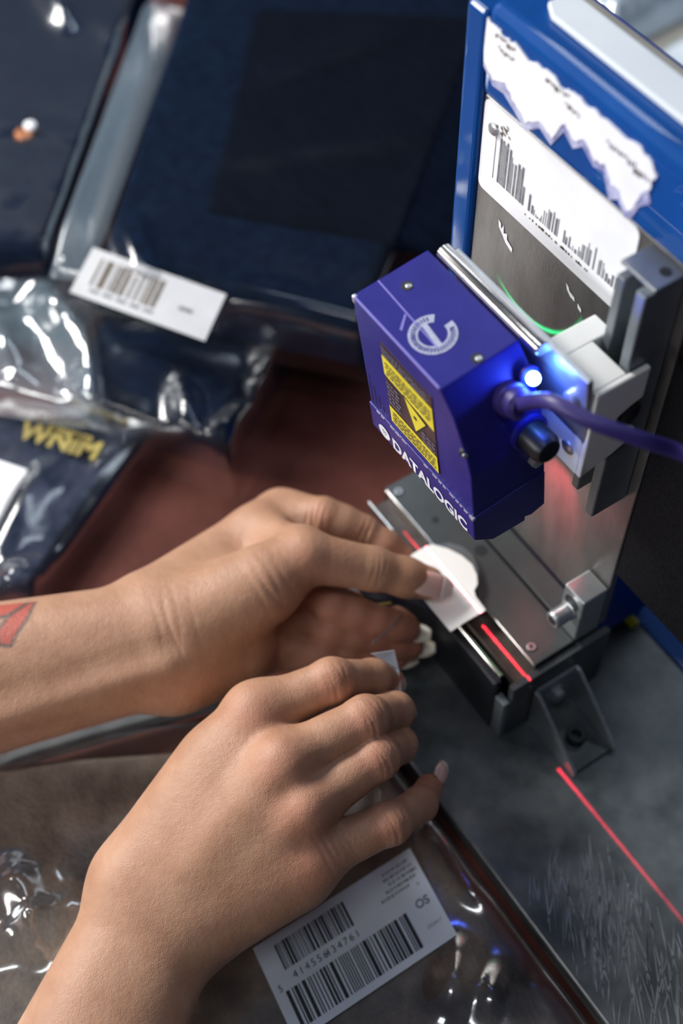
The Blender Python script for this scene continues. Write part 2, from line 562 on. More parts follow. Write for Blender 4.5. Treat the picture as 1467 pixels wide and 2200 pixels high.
def countersunk(x, y, z, r):
    s = rel(lathe('screw', (x, y, z - 0.0008), (0, 0, 1), [(r * 1.22, 0), (r * 1.22, 0.0009), (r * 1.02, 0.0010), (r * 0.98, 0.0006)], M['dark_block'], n=20), pf)
    bm = bmesh.new()
    add_lathe(bm, (x, y, z - 0.0004), (0, 0, 1), [(r, 0), (r, 0.0006), (r * 0.85, 0.0009), (r * 0.5, 0.0009), (r * 0.45, 0.0003)], 20)
    h = bmobj('screw_head', bm, M['alu'])
    h.parent = s
countersunk(-0.1022, 0.0217, ZT, 0.0021)
countersunk(-0.0045, 0.0217, ZT, 0.0021)
for x, y, r in ((-0.0800, 0.0264, 0.0016), (-0.0553, 0.0334, 0.0030)):
    rel(lathe('screw_hole', (x, y, ZT - 0.003), (0, 0, 1), [(r, 0), (r, 0.00305)], M['ink'], n=24), pf)

# ------------------------------------------------------------------ stop block with cap screw
sb = empty('stop_block', (-0.002, 0.045, ZT), 'small aluminium clamp block with a cap screw at the end of the platform', 'block')
BT = 0.0735
bx0, bx1, by0, by1 = -0.0085, 0.0034, 0.0385, 0.0513
bm = bmesh.new()
add_box(bm, (bx0, by0, ZT - 0.0002), (bx1, by1, BT), 0.0006, 2)
rel(bmobj('block_body', bm, M['alu']), sb)
sx, sz = -0.0030, 0.0615
rel(lathe('slot_hole', (sx, by0 - 0.0002, sz + 0.0045), (0, 1, 0), [(0.0040, 0), (0.0040, 0.002)], M['ink'], n=24), sb)
w = rel(lathe('washer', (sx, by0 - 0.0009, sz - 0.001), (0, 1, 0), [(0.0040, 0), (0.0043, 0.0003), (0.0043, 0.0008)], M['alu'], n=28), sb)
cs = rel(lathe('cap_screw', (sx, by0 - 0.0095, sz - 0.001), (0, 1, 0),
               [(0.0018, 0.003), (0.0019, 0.0001), (0.0032, 0.0), (0.0038, 0.0006), (0.0039, 0.0015), (0.0039, 0.0087)], M['alu'], n=28), sb)

q = lathe('hex_socket', (sx, by0 - 0.0096, sz - 0.001), (0, 1, 0), [(0.0024, 0), (0.0024, 0.0003)], M['ink'], n=6, smooth=False)
rel(q, cs)

# ------------------------------------------------------------------ angle bracket on the base plate
ab = empty('angle_bracket', (0.016, 0.03, 0.0), 'small steel angle bracket with two ribs and a screw in front of the platform', 'bracket')
rel(box('bracket_foot', (0.0085, 0.0165, 0.0), (0.0390, 0.0375, 0.0022), M['steel_plate'], bevel=0.0005), ab)
rel(box('bracket_back', (0.0074, 0.0165, 0.0), (0.0092, 0.0375, 0.030), M['alu_grey'], bevel=0.0004), ab)
for ry in (0.0150, 0.0372):
    rel(prism('rib', [(0.0080, ry, 0.0), (0.0400, ry, 0.0), (0.0400, ry, 0.0042), (0.0105, ry, 0.030), (0.0080, ry, 0.030)], (0, 0.0016, 0), M['alu'], bevel=0.0004), ab)
s = rel(lathe('cap_screw', (0.0265, 0.0270, 0.0022), (0, 0, 1), [(0.0043, 0), (0.0043, 0.0042), (0.0038, 0.0048), (0.0024, 0.0048), (0.0022, 0.0018)], M['dark_block'], n=24), ab)
rel(lathe('hex_bolt', (0.0092, 0.0270, 0.019), (1, 0, 0), [(0.0052, 0), (0.0052, 0.0008), (0.0034, 0.0009), (0.0034, 0.0036), (0.0022, 0.0040)], M['alu'], n=6), ab)

# ------------------------------------------------------------------ blue column with steel sheet and stickers
co = empty('machine_column', (-0.055, 0.085, 0.0), 'blue machine column with a steel front sheet and two worn white stickers', 'machine')
YS = 0.052
rel(box('column_body', (-0.1128, 0.0580, 0.0140), (-0.0030, 0.0960, 0.270), M['blue_dark'], bevel=0.001), co)
rel(box('column_foot', (-0.1128, 0.0580, 0.0), (-0.0080, 0.0960, 0.0138), M['dark_block'], bevel=0.001), co)
rel(box('side_guard', (0.0034, 0.0525, 0.0850), (0.2600, 0.0562, 0.2500), M['black'], bevel=0.0004, seg=1), co)
rel(box('side_guard_return', (0.2560, 0.0564, 0.0850), (0.2600, 0.1200, 0.2500), M['black'], bevel=0.0004, seg=1), co)
st = prism('left_upright', [(-0.1138, 0.0500, 0.0), (-0.1028, 0.0500, 0.0), (-0.1028, 0.0630, 0.0), (-0.1138, 0.0630, 0.0)], (0, 0, 0.281), M['blue'], bevel=0.0022, seg=3)
rel(st, co)
rel(box('steel_sheet', (-0.1023, YS, 0.0440), (0.0032, YS + 0.0036, 0.2500), M['sheet'], bevel=0.0004, seg=1), co)
hd = rel(box('top_housing', (-0.1018, 0.0488, 0.2512), (0.0045, 0.0720, 0.2870), M['blue'], bevel=0.0042, seg=4), co)
lid = rel(prism('top_panel', [(-0.0880, 0.0618, 0.2872), (-0.0820, 0.0584, 0.2872), (0.0030, 0.0584, 0.2872), (0.0030, 0.0716, 0.2872), (-0.0880, 0.0716, 0.2872)], (0, 0, 0.0022), M['white_box'], bevel=0.0006), co)
rel(box('rear_bar', (-0.1018, 0.0722, 0.2705), (0.0040, 0.0790, 0.2850), M['grey_board'], bevel=0.001), co)
for x, z in ((-0.0135, 0.2455), (-0.0955, 0.2400)):
    rel(lathe('screw', (x, YS, z), (0, -1, 0), [(0.0024, 0), (0.0024, 0.0012), (0.0016, 0.0018)], M['alu'], n=16), co)
# lower sticker with a half worn-away bar code
LX0, LX1, LZ1, LZ0 = -0.1016, -0.0225, 0.2496, 0.2112
bm = bmesh.new()
rd = 0.003
pts = []
for cx, cz, a0 in ((LX0 + rd, LZ0 + rd, 180), (LX1 - rd, LZ0 + rd, 270), (LX1 - rd, LZ1 - rd, 0), (LX0 + rd, LZ1 - rd, 90)):
    for k in range(5):
        a = math.radians(a0 + k * 22.5)
        pts.append((cx + rd * math.cos(a), YS - 0.0004, cz + rd * math.sin(a)))
add_prism(bm, pts, (0, 0.00035, 0))
bs = rel(bmobj('barcode_sticker', bm, M['paper']), co)
sh = Sheet((LX0, YS - 0.0004, LZ1), (1, 0, 0), (0, 0, -1))
rn = random.Random(3)
def wear(t, r):
    if t < 0.13:
        return 0.05 + r.uniform(-0.03, 0.05)
    if t < 0.24:
        return 0.25 + r.uniform(-.05, .12)
    return 0.72 + 0.13 * math.sin(t * 21) + r.uniform(-0.12, 0.12)
bars(sh, 0.0075, 0.0100, 0.0740, 0.0300, 21, 0.00036, 0.93, wear)
pb = sh.out('printed_bars', M['ink_grey'], None)
rel(pb, bs)
for _ in range(46):
    x = 0.026 + rn.random() * 0.034
    sh.quad(x, 0.0318 + rn.random() * 0.0006, x + 0.0006, 0.0330)
for _ in range(26):
    x, y = 0.007 + rn.random() * 0.007, 0.004 + rn.random() * 0.007
    w = rn.uniform(0.0003, 0.0016)
    sh.poly([(x, y), (x + w, y + w * .3), (x + w * 1.1, y + w), (x + w * .2, y + w * .8)])
rm = sh.out('worn_print', M['ink_brown'], None)
rel(rm, bs)
# upper sticker, torn along its edges
def torn(n, lo, hi, amp, seed):
    r = random.Random(seed)
    return [lo + (hi - lo) * i / n + r.uniform(-amp, amp) for i in range(n + 1)]
YB = 0.0486
top = [(-0.1000, 0.2815), (-0.096, 0.2812), (-0.0905, 0.2800), (-0.0850, 0.2806), (-0.080, 0.2788), (-0.0740, 0.2798), (-0.0680, 0.2803), (-0.0610, 0.2788), (-0.0575, 0.2806), (-0.0500, 0.2800),
       (-0.0420, 0.2806), (-0.0340, 0.2800), (-0.0265, 0.2806), (-0.0215, 0.2792), (-0.0190, 0.2760)]
bot = [(-0.0198, 0.2700), (-0.0228, 0.2660), (-0.0245, 0.2592), (-0.0272, 0.2560), (-0.0315, 0.2610), (-0.0350, 0.2605), (-0.0395, 0.2655), (-0.0440, 0.2640), (-0.0500, 0.2680), (-0.0540, 0.2645), (-0.0590, 0.2680),
       (-0.0640, 0.2590), (-0.0700, 0.2610), (-0.0770, 0.2565), (-0.0830, 0.2600), (-0.0890, 0.2640), (-0.0950, 0.2620), (-0.1005, 0.2660)]
ol = top + bot
r_ = random.Random(8)
fine = []
for (x0, z0), (x1, z1) in zip(ol, ol[1:] + ol[:1]):
    for k in range(4):
        t = k / 4
        fine.append((x0 + (x1 - x0) * t + r_.uniform(-.0005, .0005), YB - 0.0004, z0 + (z1 - z0) * t + r_.uniform(-.0006, .0006)))
bm = bmesh.new()
add_prism(bm, fine, (0, 0.0006, 0))
bmesh.ops.triangulate(bm, faces=[f for f in bm.faces if len(f.verts) > 4])
ts = rel(bmobj('torn_sticker', bm, M['paper']), co)
r_ = random.Random(19)
rs = [(-0.0205, YB - 0.00015, 0.2690)] + [(x + (0.0012 if i == 0 else 0), YB - 0.00015, max(0.2530, z - r_.uniform(0.002, 0.006))) for i, (x, z) in enumerate(bot)] + [(-0.1005, YB - 0.00015, 0.2690)]
bm = bmesh.new()
add_prism(bm, rs, (0, 0.00025, 0))
bmesh.ops.triangulate(bm, faces=[f for f in bm.faces if len(f.verts) > 4])
rel(bmobj('sticker_residue', bm, M['residue']), co)
sh = Sheet((-0.1000, YB - 0.0004, 0.2815), (1, 0, 0), (0, 0, -1))
for (x, y, n, s) in ((0.0045, 0.0022, 9, 0.0011), (0.0065, 0.0060, 8, 0.0010), (0.030, 0.0030, 8, 0.0014), (0.0400, 0.0062, 6, 0.0012), (0.060, 0.0070, 10, 0.0013), (0.0725, 0.0080, 5, 0.0018)):
    for i in range(n):
        w, hh = rn.uniform(.4, .9) * s, rn.uniform(.7, 1.6) * s
        yy = y + rn.uniform(-.0004, .0004)
        sh.quad(x + i * s * 1.05, yy, x + i * s * 1.05 + w, yy + hh)
wp = sh.out('worn_print', M['ink_brown'], None)
rel(wp, ts)
# flecks of paint on the sheet
for px_, pz_, k in ((-0.0885, 0.2040, 0), (-0.0620, 0.2040, 1)):
    sh = Sheet((px_, YS - 0.00005, pz_), (1, 0, 0), (0, 0, -1), 0.0002)
    if k == 0:
        sh.poly([(0, 0), (.0015, .0006), (.002, .003), (.0032, .0005), (.0036, .004), (.0055, .0028), (.0058, .0055), (.0092, .0072), (.0090, .0092), (.0052, .0075), (.003, .0052), (.0006, .003)])
    else:
        sh.poly([(0.012, .0), (.0135, .0008), (.0142, .0022), (.0170, .0030), (.0175, .0046), (.0150, .0042), (.0128, .0024)])
        sh.poly([(0.019, .0040), (.0212, .0052), (.0214, .0068), (.0195, .0060)])
    sh.out('paint_fleck', M['paper'], co)

# ------------------------------------------------------------------ slotted rail, white block and bracket plate
rl = empty('mounting_rail', (-0.0085, 0.045, 0.134), 'grey slotted aluminium rail standing at the right edge of the steel sheet', 'rail')
rz0, rz1 = 0.1330, 0.2480
rel(box('rail_web', (-0.0165, 0.0462, rz0 + 0.006), (-0.0052, 0.0518, rz1), M['alu_grey'], bevel=0.0005), rl)
rel(box('rail_flange', (-0.0050, 0.0350, rz0), (-0.0008, 0.0518, rz1), M['alu_grey'], bevel=0.0006), rl)
rel(box('rail_flange', (-0.0165, 0.0380, rz0 + 0.001), (-0.0128, 0.0470, rz1 - 0.004), M['alu_grey'], bevel=0.0006), rl)
rel(box('rail_cap', (-0.0165, 0.0385, rz1 + 0.0001), (-0.0006, 0.0518, rz1 + 0.0015), M['alu'], bevel=0.0004), rl)
rel(lathe('screw_hole', (-0.0050, 0.0462, rz1 + 0.0010), (0, 0, 1), [(0.0019, 0), (0.0019, 0.0007)], M['ink'], n=20), rl)

wbk = empty('plastic_spacer', (-0.012, 0.03, 0.172), 'white plastic spacer block clamped between the scanner bracket and the rail', 'block')
# profile of the right face (y, z) with a round cut-out low down
prof = [(0.0206, 0.1712), (0.0340, 0.1750), (0.0430, 0.1790), (0.0430, 0.1836), (0.0395, 0.1868), (0.0350, 0.1885), (0.0315, 0.1915), (0.0330, 0.1960), (0.0380, 0.1985), (0.0430, 0.2000), (0.0430, 0.2148), (0.0206, 0.2148)]
bm = bmesh.new()
add_prism(bm, [(-0.0262, y, z) for y, z in prof if True], (0.0090, 0, 0), 0.0006)
b1 = rel(bmobj('block_body', bm, M['white_plastic']), wbk)
prof2 = [(0.0206, 0.1712), (0.0345, 0.1750), (0.0345, 0.1885), (0.0315, 0.1915), (0.0345, 0.1960), (0.0345, 0.2148), (0.0206, 0.2148)]
rel(prism('block_middle', [(-0.0172, y, z) for y, z in prof2], (0.0168, 0, 0), M['white_plastic'], bevel=0.0004), wbk)
rel(prism('block_cheek', [(-0.0004, y, z) for y, z in prof], (0.0022, 0, 0), M['white_plastic'], bevel=0.0006), wbk)
rel(lathe('cross_bolt', (-0.0008, 0.0395, 0.1930), (1, 0, 0), [(0.0042, 0.0001), (0.0042, 0.0022), (0.0032, 0.0028)], M['dark_block'], n=20), wbk)

# ------------------------------------------------------------------ bar-code scanner (own frame: x right, y into the body, z up; tilted forward)
TH = math.radians(7.5)
sc = empty('barcode_scanner', (0.0, -0.0192, 0.2158), 'violet fixed laser scanner with yellow warning sticker and glowing blue lamp', 'scanner', rot=(TH, 0, 0))
def S(o):
    o.parent = sc
    return o
XL, XR, DP = -0.0775, -0.0137, 0.0312
outline = [(XL, 0.0), (-0.0277, 0.0), (-0.0212, -0.0088), (-0.0160, -0.0230), (XR, -0.0350), (XR, -0.0612), (XL, -0.0612)]
bm = bmesh.new()
add_prism(bm, [(x, 0, z) for x, z in outline], (0, DP, 0), 0.0006, 2)
S(bmobj('body', bm, M['purple']))
# lower cover: proud lip in front, bevelled underneath, window recess
bm = bmesh.new()
lipp = [(-0.0006, -0.0612), (-0.0006, -0.0762), (0.0002, -0.0772), (0.0075, -0.0845), (0.0222, -0.0862), (0.0222, -0.0836), (0.0250, -0.0850), (DP, -0.0833), (DP, -0.0612)]
add_prism(bm, [(XL - 0.0005, y, z) for y, z in lipp], (XR - XL + 0.0008, 0, 0), 0.0005, 2)
lc = S(bmobj('lower_cover', bm, M['purple_lid']))
pyd_w = S(box('beam_window', (XL + 0.008, 0.0095, -0.0880), (XR - 0.008, 0.0195, -0.0861), M['ink']))
# bright worn line along the front edge of the cover
bm = bmesh.new()
r_ = random.Random(2)
x = XL
while x < XR - 0.001:
    w = r_.uniform(0.0006, 0.003)
    if r_.random() < 0.72:
        hgt = r_.uniform(0.00012, 0.0004)
        add_box(bm, (x, -0.00075, -0.0616 - hgt), (min(x + w, XR), -0.0005, -0.0612))
    x += w + r_.uniform(0, 0.0012)
o = S(bmobj('worn_edge', bm, M['bare_metal'])); o['kind'] = 'stuff'
bm = bmesh.new()
for a, b in (((XL + .0003, -.0001), (-0.0285, -.0001)),):
    add_box(bm, (a[0], -0.00012, -0.00055), (b[0], 0.0006, 0.00008))
S(bmobj('front_edge', bm, M['scratch']))
S(box('worn_corner', (XL - 0.0001, -0.0003, -0.0032), (XL + 0.0016, 0.0014, 0.0002), M['bare_metal'], bevel=0.0005))
S(box('worn_corner', (XR - 0.0018, -0.0008, -0.0630), (XR + 0.0004, 0.0006, -0.0612), M['bare_metal'], bevel=0.0003))
# seams on the lower left of the front
for k in range(4):
    S(box('groove', (XL + 0.002 + 0.0024 * k, -0.0001, -0.0585 + 0.0003 * k), (XL + 0.0024 + 0.0024 * k, 0.0002, -0.0420 - 0.004 * k), M['ink']))
# lettering
def sh_front(x, z):
    return Sheet((x, 0, z), (1, 0, 0), (0, 0, -1), 0.0002)
def sc_text(name, body, m, x, z, size, **k):
    c = text(name, body, m, None, (x, k.pop('y', -0.0006), z), (1, 0, 0), (0, 0, 1), size, **k)
    c.parent = sc
    return c
t = sc_text('maker_lettering', 'DATALOGIC', M['print_white'], -0.0640, -0.0752, 0.0094, offset=0.00035, space=1.02, xs=0.86)
lx, lz = -0.0690, -0.0712
bm = bmesh.new()
ring = []
n = 28
def ringface(bm, cx, cz, r0, r1, y, a0=0, a1=360, n=28):
    vs = []
    for i in range(n + 1):
        a = math.radians(a0 + (a1 - a0) * i / n)
        vs.append((bm.verts.new((cx + r0 * math.cos(a), y, cz + r0 * math.sin(a))), bm.verts.new((cx + r1 * math.cos(a), y, cz + r1 * math.sin(a)))))
    for (a, b), (c, d) in zip(vs, vs[1:]):
        bm.faces.new((a, b, d, c))
ringface(bm, lx, lz, 0.0014, 0.0036, -0.0009)
for a in (0, 90, 180, 270):
    ca, sa = math.cos(math.radians(a)), math.sin(math.radians(a))
    bm.faces.new([bm.verts.new((lx + ca * u - sa * v, -0.00095, lz + sa * u + ca * v)) for u, v in ((0, -.0002), (.0013, -.0004), (.0013, .0004), (0, .0002))])
S(bmobj('maker_emblem', bm, M['print_white']))
# warning sticker
wl = S(box('warning_sticker', (-0.0626, -0.0003, -0.0566), (-0.0332, 0.0001, -0.0098), M['label_dark']))
def W(o):
    o.parent = wl
    return o
def wquad(name, pts, m, y=-0.00045):
    return W(pyd(name, [(x, y, z) for x, z in pts], [tuple(range(len(pts)))], m))
wquad('yellow_band', [(-0.0624, -0.0165), (-0.0334, -0.0165), (-0.0334, -0.0300), (-0.0420, -0.0290), (-0.0600, -0.0280), (-0.0624, -0.0275)], M['yellow'])
wquad('yellow_band', [(-0.0624, -0.0462), (-0.0334, -0.0460), (-0.0334, -0.0562), (-0.0624, -0.0562)], M['yellow'])
wquad('warning_triangle', [(-0.0515, -0.0275), (-0.0374, -0.0312), (-0.0455, -0.0448)], M['ink'], -0.0005)
wquad('warning_triangle', [(-0.0505, -0.0285), (-0.0384, -0.0318), (-0.0454, -0.0434)], M['yellow'], -0.0006)
bm = bmesh.new()
bmesh.ops.create_circle(bm, cap_ends=True, radius=0.0010, segments=14, matrix=Matrix.Translation((-0.0447, -0.0007, -0.0345)) @ Matrix.Rotation(math.pi / 2, 4, 'X'))
W(bmobj('beam_symbol', bm, M['ink']))
def lines(x0, x1, z0, z1, rows, m, seed, y=-0.0007, parent=wl, hh=0.45):
    r = random.Random(seed)
    vs, fs = [], []
    for i in range(rows):
        z = z0 + (z1 - z0) * (i + 0.5) / rows
        h = abs(z1 - z0) / rows * hh / 2
        x = x0 + r.uniform(0, 0.001)
        while x < x1 - 0.0008:
            w = r.uniform(0.0006, 0.0026)
            k = len(vs)
            vs += [(x, y, z - h), (min(x + w, x1), y, z - h), (min(x + w, x1), y, z + h), (x, y, z + h)]
            fs.append((k, k + 1, k + 2, k + 3))
            x += w + r.uniform(0.0003, 0.0008)
    o = pyd('small_print', vs, fs, m)
    o.parent = parent
    return o
lines(-0.0610, -0.0345, -0.0185, -0.0265, 4, M['ink_brown'], 1)
lines(-0.0612, -0.0345, -0.0475, -0.0550, 4, M['ink_brown'], 2)
lines(-0.0618, -0.0345, -0.0105, -0.0155, 3, M['label_dim'], 3)
lines(-0.0618, -0.0535, -0.0300, -0.0440, 6, M['label_dim'], 4)
lines(-0.0420, -0.0340, -0.0380, -0.0450, 3, M['label_dim'], 5)
# top: ring shaped print with a bar through it, seam line, holes
bm = bmesh.new()
def tring(bm, cx, cy, r0, r1, a0, a1, z=0.00012, n=40):
    vs = []
    for i in range(n + 1):
        a = math.radians(a0 + (a1 - a0) * i / n)
        vs.append((bm.verts.new((cx + r0 * math.cos(a), cy + r0 * math.sin(a), z)), bm.verts.new((cx + r1 * math.cos(a), cy + r1 * math.sin(a), z))))
    for (a, b), (c, d) in zip(vs, vs[1:]):
        bm.faces.new((a, b, d, c))
tring(bm, -0.0470, 0.0112, 0.0049, 0.0082, 140, 455)
S(bmobj('round_emblem', bm, M['print_grey']))
r_ = random.Random(4)
vs, fs = [], []
for i in range(30):
    a = math.radians(160 + i * 9.4)
    c, s_ = math.cos(a), math.sin(a)
    k = len(vs)
    for rr, ww in ((0.0057, -.0002), (0.0057, .0003), (0.0074, .0003), (0.0074, -.0002)):
        vs.append((-0.0470 + c * rr - s_ * ww * r_.uniform(.6, 1.8), 0.0112 + s_ * rr + c * ww, 0.00024))
    fs.append((k, k + 1, k + 2, k + 3))
S(pyd('emblem_lettering', vs, fs, M['purple']))
S(pyd('scratch_line', [(XL + .0005, 0.0100, .00014), (-0.040, 0.0088, .00014), (-0.040, 0.0093, .00014), (XL + .0005, 0.0106, .00014)], [(0, 1, 2, 3)], M['scratch']))
S(pyd('scratch_line', [(-0.0555, 0.0040, .00012), (-0.0545, 0.0042, .00012), (-0.0590, 0.0092, .00012), (-0.0598, 0.0090, .00012)], [(0, 1, 2, 3)], M['scratch']))
S(pyd('emblem_bar', [(-0.0540, 0.0105, .0002), (-0.0400, 0.0090, .0002), (-0.0400, 0.0110, .0002), (-0.0540, 0.0125, .0002)], [(0, 1, 2, 3)], M['print_grey']))
for x, y in ((-0.0690, 0.0165), (-0.0303, 0.0165)):
    h = S(lathe('screw_hole', (x, y, -0.0005), (0, 0, 1), [(0.0021, 0), (0.0021, 0.00062)], M['ink'], n=20))
    q = lathe('screw', (x + 0.0005, y + 0.0004, 0.0), (0, 0, 1), [(0.0011, 0), (0.0011, 0.0003), (0.0006, 0.0005)], M['alu'], n=14)
    q.parent = h
h = S(lathe('screw_hole', (-0.0171, 0.0005, -0.0236), (1, -0.45, 0.05), [(0.0018, -0.001), (0.0018, 0.0006)], M['ink'], n=18))
q = lathe('screw', (-0.0164, 0.0000, -0.0240), (1, -0.45, 0.05), [(0.0011, -0.001), (0.0011, 0.0006), (0.0005, 0.0008)], M['alu'], n=14)
q.parent = h
# rear face rod
S(lathe('chrome_rod', (-0.0735, 0.0345, 0.0005), (1, 0, 0), [(0.0018, 0), (0.0030, 0.0006), (0.0030, 0.0532), (0.0024, 0.0540)], M['mirror'], n=28))
# connectors on the chamfered end, lamp
cn = Vector((0.93, 0, 0.36)).normalized()
g1 = S(lathe('cable_gland', (-0.0195, 0.0205, -0.0130), cn, [(0.0062, -0.002), (0.0062, 0.0030), (0.0054, 0.0036), (0.0054, 0.0070), (0.0040, 0.0085)], M['purple_rubber'], n=28))
g2 = S(lathe('connector_ring', (-0.0150, 0.0245, -0.0310), (1, 0, 0.12), [(0.0074, -0.002), (0.0074, 0.0016), (0.0060, 0.0020), (0.0060, 0.0010)], M['purple'], n=32))
S(lathe('connector_cap', (-0.0150, 0.0245, -0.0310), (1, 0, 0.12), [(0.0056, 0.0), (0.0056, 0.0100), (0.0044, 0.0120)], M['dark_block'], n=28))
S(lathe('fixing_nut', (-0.0140, 0.0265, -0.0475), (1, 0, 0), [(0.0030, -0.001), (0.0030, 0.0030), (0.0018, 0.0036)], M['alu'], n=6))
led_p = Vector((-0.0185, 0.0285, -0.0075))
S(lathe('lamp_holder', led_p - cn * 0.001, cn, [(0.0036, 0), (0.0036, 0.0012), (0.0024, 0.0016)], M['purple'], n=24))
bm = bmesh.new()
bmesh.ops.create_uvsphere(bm, u_segments=20, v_segments=12, radius=0.0023, matrix=Matrix.Translation(led_p + cn * 0.0018))
S(bmobj('blue_lamp', bm, M['blue_led'], None, True))
ld = bpy.data.lights.new('blue_lamp_light', 'POINT')
ld.energy, ld.color, ld.shadow_soft_size = 0.034, (0.06, 0.12, 1.0), 0.0025
lo = bpy.data.objects.new('blue_lamp_light', ld)
COL.objects.link(lo)
lo.parent = sc
lo.location = led_p + cn * 0.0075
# cable (world points, kept under the scanner)
bpy.context.view_layer.update()
cpts = [sc.matrix_world @ (Vector((-0.0195, 0.0205, -0.0130)) + cn * 0.006), (0.0000, 0.0014, 0.2240), (0.0140, 0.0060, 0.2254), (0.0260, 0.0166, 0.2214), (0.0340, 0.0279, 0.2149), (0.0582, 0.0360, 0.2193), (0.0989, 0.0300, 0.2487)]
rel(tube('cable', cpts, 0.0026, M['purple_rubber'], None, 14), sc)

# bracket plate behind the scanner
bp = empty('scanner_bracket', (-0.03, 0.012, 0.165), 'bright bent steel bracket plate behind the violet scanner', 'bracket', rot=(TH, 0, 0))
bp.location = (0.0, -0.0192, 0.2158)
o = box('bracket_plate', (-0.0700, 0.0360, -0.0500), (0.0008, 0.0385, 0.0025), M['alu'], bevel=0.0006)
o.parent = bp
for x, z in ((-0.006, -0.012), (-0.006, -0.040)):
    q = lathe('screw', (x, 0.0360, z), (0, -1, 0), [(0.0030, 0), (0.0030, 0.0016), (0.0020, 0.0022)], M['alu'], n=20)
    q.parent = bp

# laser fan: a real red spot light with a slit-shaped beam
def slit_spot(name, loc, direction, along, half_fan, width, power, color, cone=None, mask=None, blend=0.02):
    l = bpy.data.lights.new(name, 'SPOT')
    l.energy, l.color, l.shadow_soft_size = power, color, 0.0
    l.spot_size, l.spot_blend = 2 * half_fan, blend
    l.use_nodes = True
    nt = l.node_tree
    em = nt.nodes['Emission']
    tc = nt.nodes.new('ShaderNodeTexCoord')
    sp = nt.nodes.new('ShaderNodeSeparateXYZ')
    nt.links.new(tc.outputs['Normal'], sp.inputs[0])
    def mth(op, a, b=None):
        n = nt.nodes.new('ShaderNodeMath')
        n.operation = op
        for i, v in enumerate((a, b)):
            if v is None:
                continue
            if isinstance(v, (int, float)):
                n.inputs[i].default_value = v
            else:
                nt.links.new(v, n.inputs[i])
        return n.outputs[0]
    q = mth('DIVIDE', sp.outputs['Y'], sp.outputs['Z'])
    if cone:
        x = mth('DIVIDE', sp.outputs['X'], sp.outputs['Z'])
        q = mth('SUBTRACT', mth('SQRT', mth('ADD', mth('MULTIPLY', x, x), mth('MULTIPLY', q, q))), cone)
    q = mth('DIVIDE', q, width)
    e = mth('POWER', 2.718, mth('MULTIPLY', mth('MULTIPLY', q, q), -1.0))
    if mask:
        n = nt.nodes.new('ShaderNodeClamp')
        nt.links.new(mth('ADD', mth('ADD', mth('MULTIPLY', sp.outputs['X'], mask[0]), mth('MULTIPLY', sp.outputs['Y'], mask[1])), mask[2]), n.inputs[0])
        e = mth('MULTIPLY', e, n.outputs[0])
    nt.links.new(e, em.inputs['Strength'])
    o = bpy.data.objects.new(name, l)
    COL.objects.link(o)
    d = Vector(direction).normalized()
    z = -d
    x = (Vector(along) - d * Vector(along).dot(d)).normalized()
    y = z.cross(x)
    m = Matrix((x, y, z)).transposed().to_4x4()
    m.translation = Vector(loc)
    o.matrix_world = m
    return o

slit_spot('laser_beam', (-0.046, 0.0118, 0.1270), (0.32, 0.0075, -1), (1, 0, 0), math.radians(42), 0.0045, 14.0, (1.0, 0.03, 0.06))
slit_spot('laser_bounce_light', (-0.036, 0.0300, 0.1270), (0.02, 0.55, -0.72), (1, 0, 0), math.radians(28), 9.0, 0.40, (1.0, 0.10, 0.12), blend=1.0)  # added spot, stands in for laser light bounced off the slot onto the sheet
slit_spot('green_read_lamp', (-0.0684, 0.0300, 0.2009), (0, 1, 0), (1, 0, 0), math.radians(70), 0.040, 1.6, (0.0, 1.0, 0.30), cone=1.32, mask=(0.8, -2.2, -0.9))

# ------------------------------------------------------------------ hands: signed-distance bodies turned into one surface each
def smin(a, b, k):
    h = np.clip(0.5 + 0.5 * (b - a) / k, 0, 1)
    return b + (a - b) * h - k * h * (1 - h)


def cap(P, a, b, ra, rb):
    a, b = np.array(a, np.float32), np.array(b, np.float32)
    ba = b - a
    h = np.clip(((P - a) @ ba) / float(ba @ ba), 0, 1)
    return np.linalg.norm(P - a - h[..., None] * ba, axis=-1) - (ra + (rb - ra) * h)


def chain(P, pts, k):
    d = None
    for (a, ra), (b, rb) in zip(pts, pts[1:]):
        c = cap(P, a, b, ra, rb)
        d = c if d is None else smin(d, c, k)
    return d


def hand_sdf(spec):
    def f(P):
        P = P.astype(np.float32)
        body = None
        for a, b, ra, rb, k in spec['body']:
            c = cap(P, a, b, ra, rb)
            body = c if body is None else smin(body, c, k)
        d = body
        for fg in spec['fingers']:
            df = chain(P, fg['pts'], 0.003)
            for c, r, k in fg.get('bumps', ()):
                df = smin(df, np.linalg.norm(P - np.array(c, np.float32), axis=-1) - r, k)
            df = smin(body, df, fg.get('k', 0.006))
            d = smin(d, df, fg.get('web', 0.0010))
        for c, ax, tr, offs, depth, width, ext in spec.get('creases', ()):
            c, ax, tr = [np.array(v, np.float32) for v in (c, ax, tr)]
            q = P - c
            t = q @ ax
            s = q @ tr
            rr = np.einsum('...i,...i', q, q)
            near = np.exp(-(s / ext) ** 2) * np.exp(-rr / (2 * (ext * 1.3) ** 2))
            g = 0
            for i, o in enumerate(offs):
                bend = o + 0.10 * s * math.sin(i * 2.1) + 25.0 * s * s * (1 if i % 2 else -1) * 0.3
                g = g + np.exp(-((t - bend) / width) ** 2) * (0.7 + 0.3 * math.sin(i * 1.7))
            d = d + depth * g * near
        for a, b, r, dep in spec.get('dips', ()):
            d = d + dep * np.exp(-(np.maximum(cap(P, a, b, 0, 0), 0) / r) ** 2)
        return d
    return f


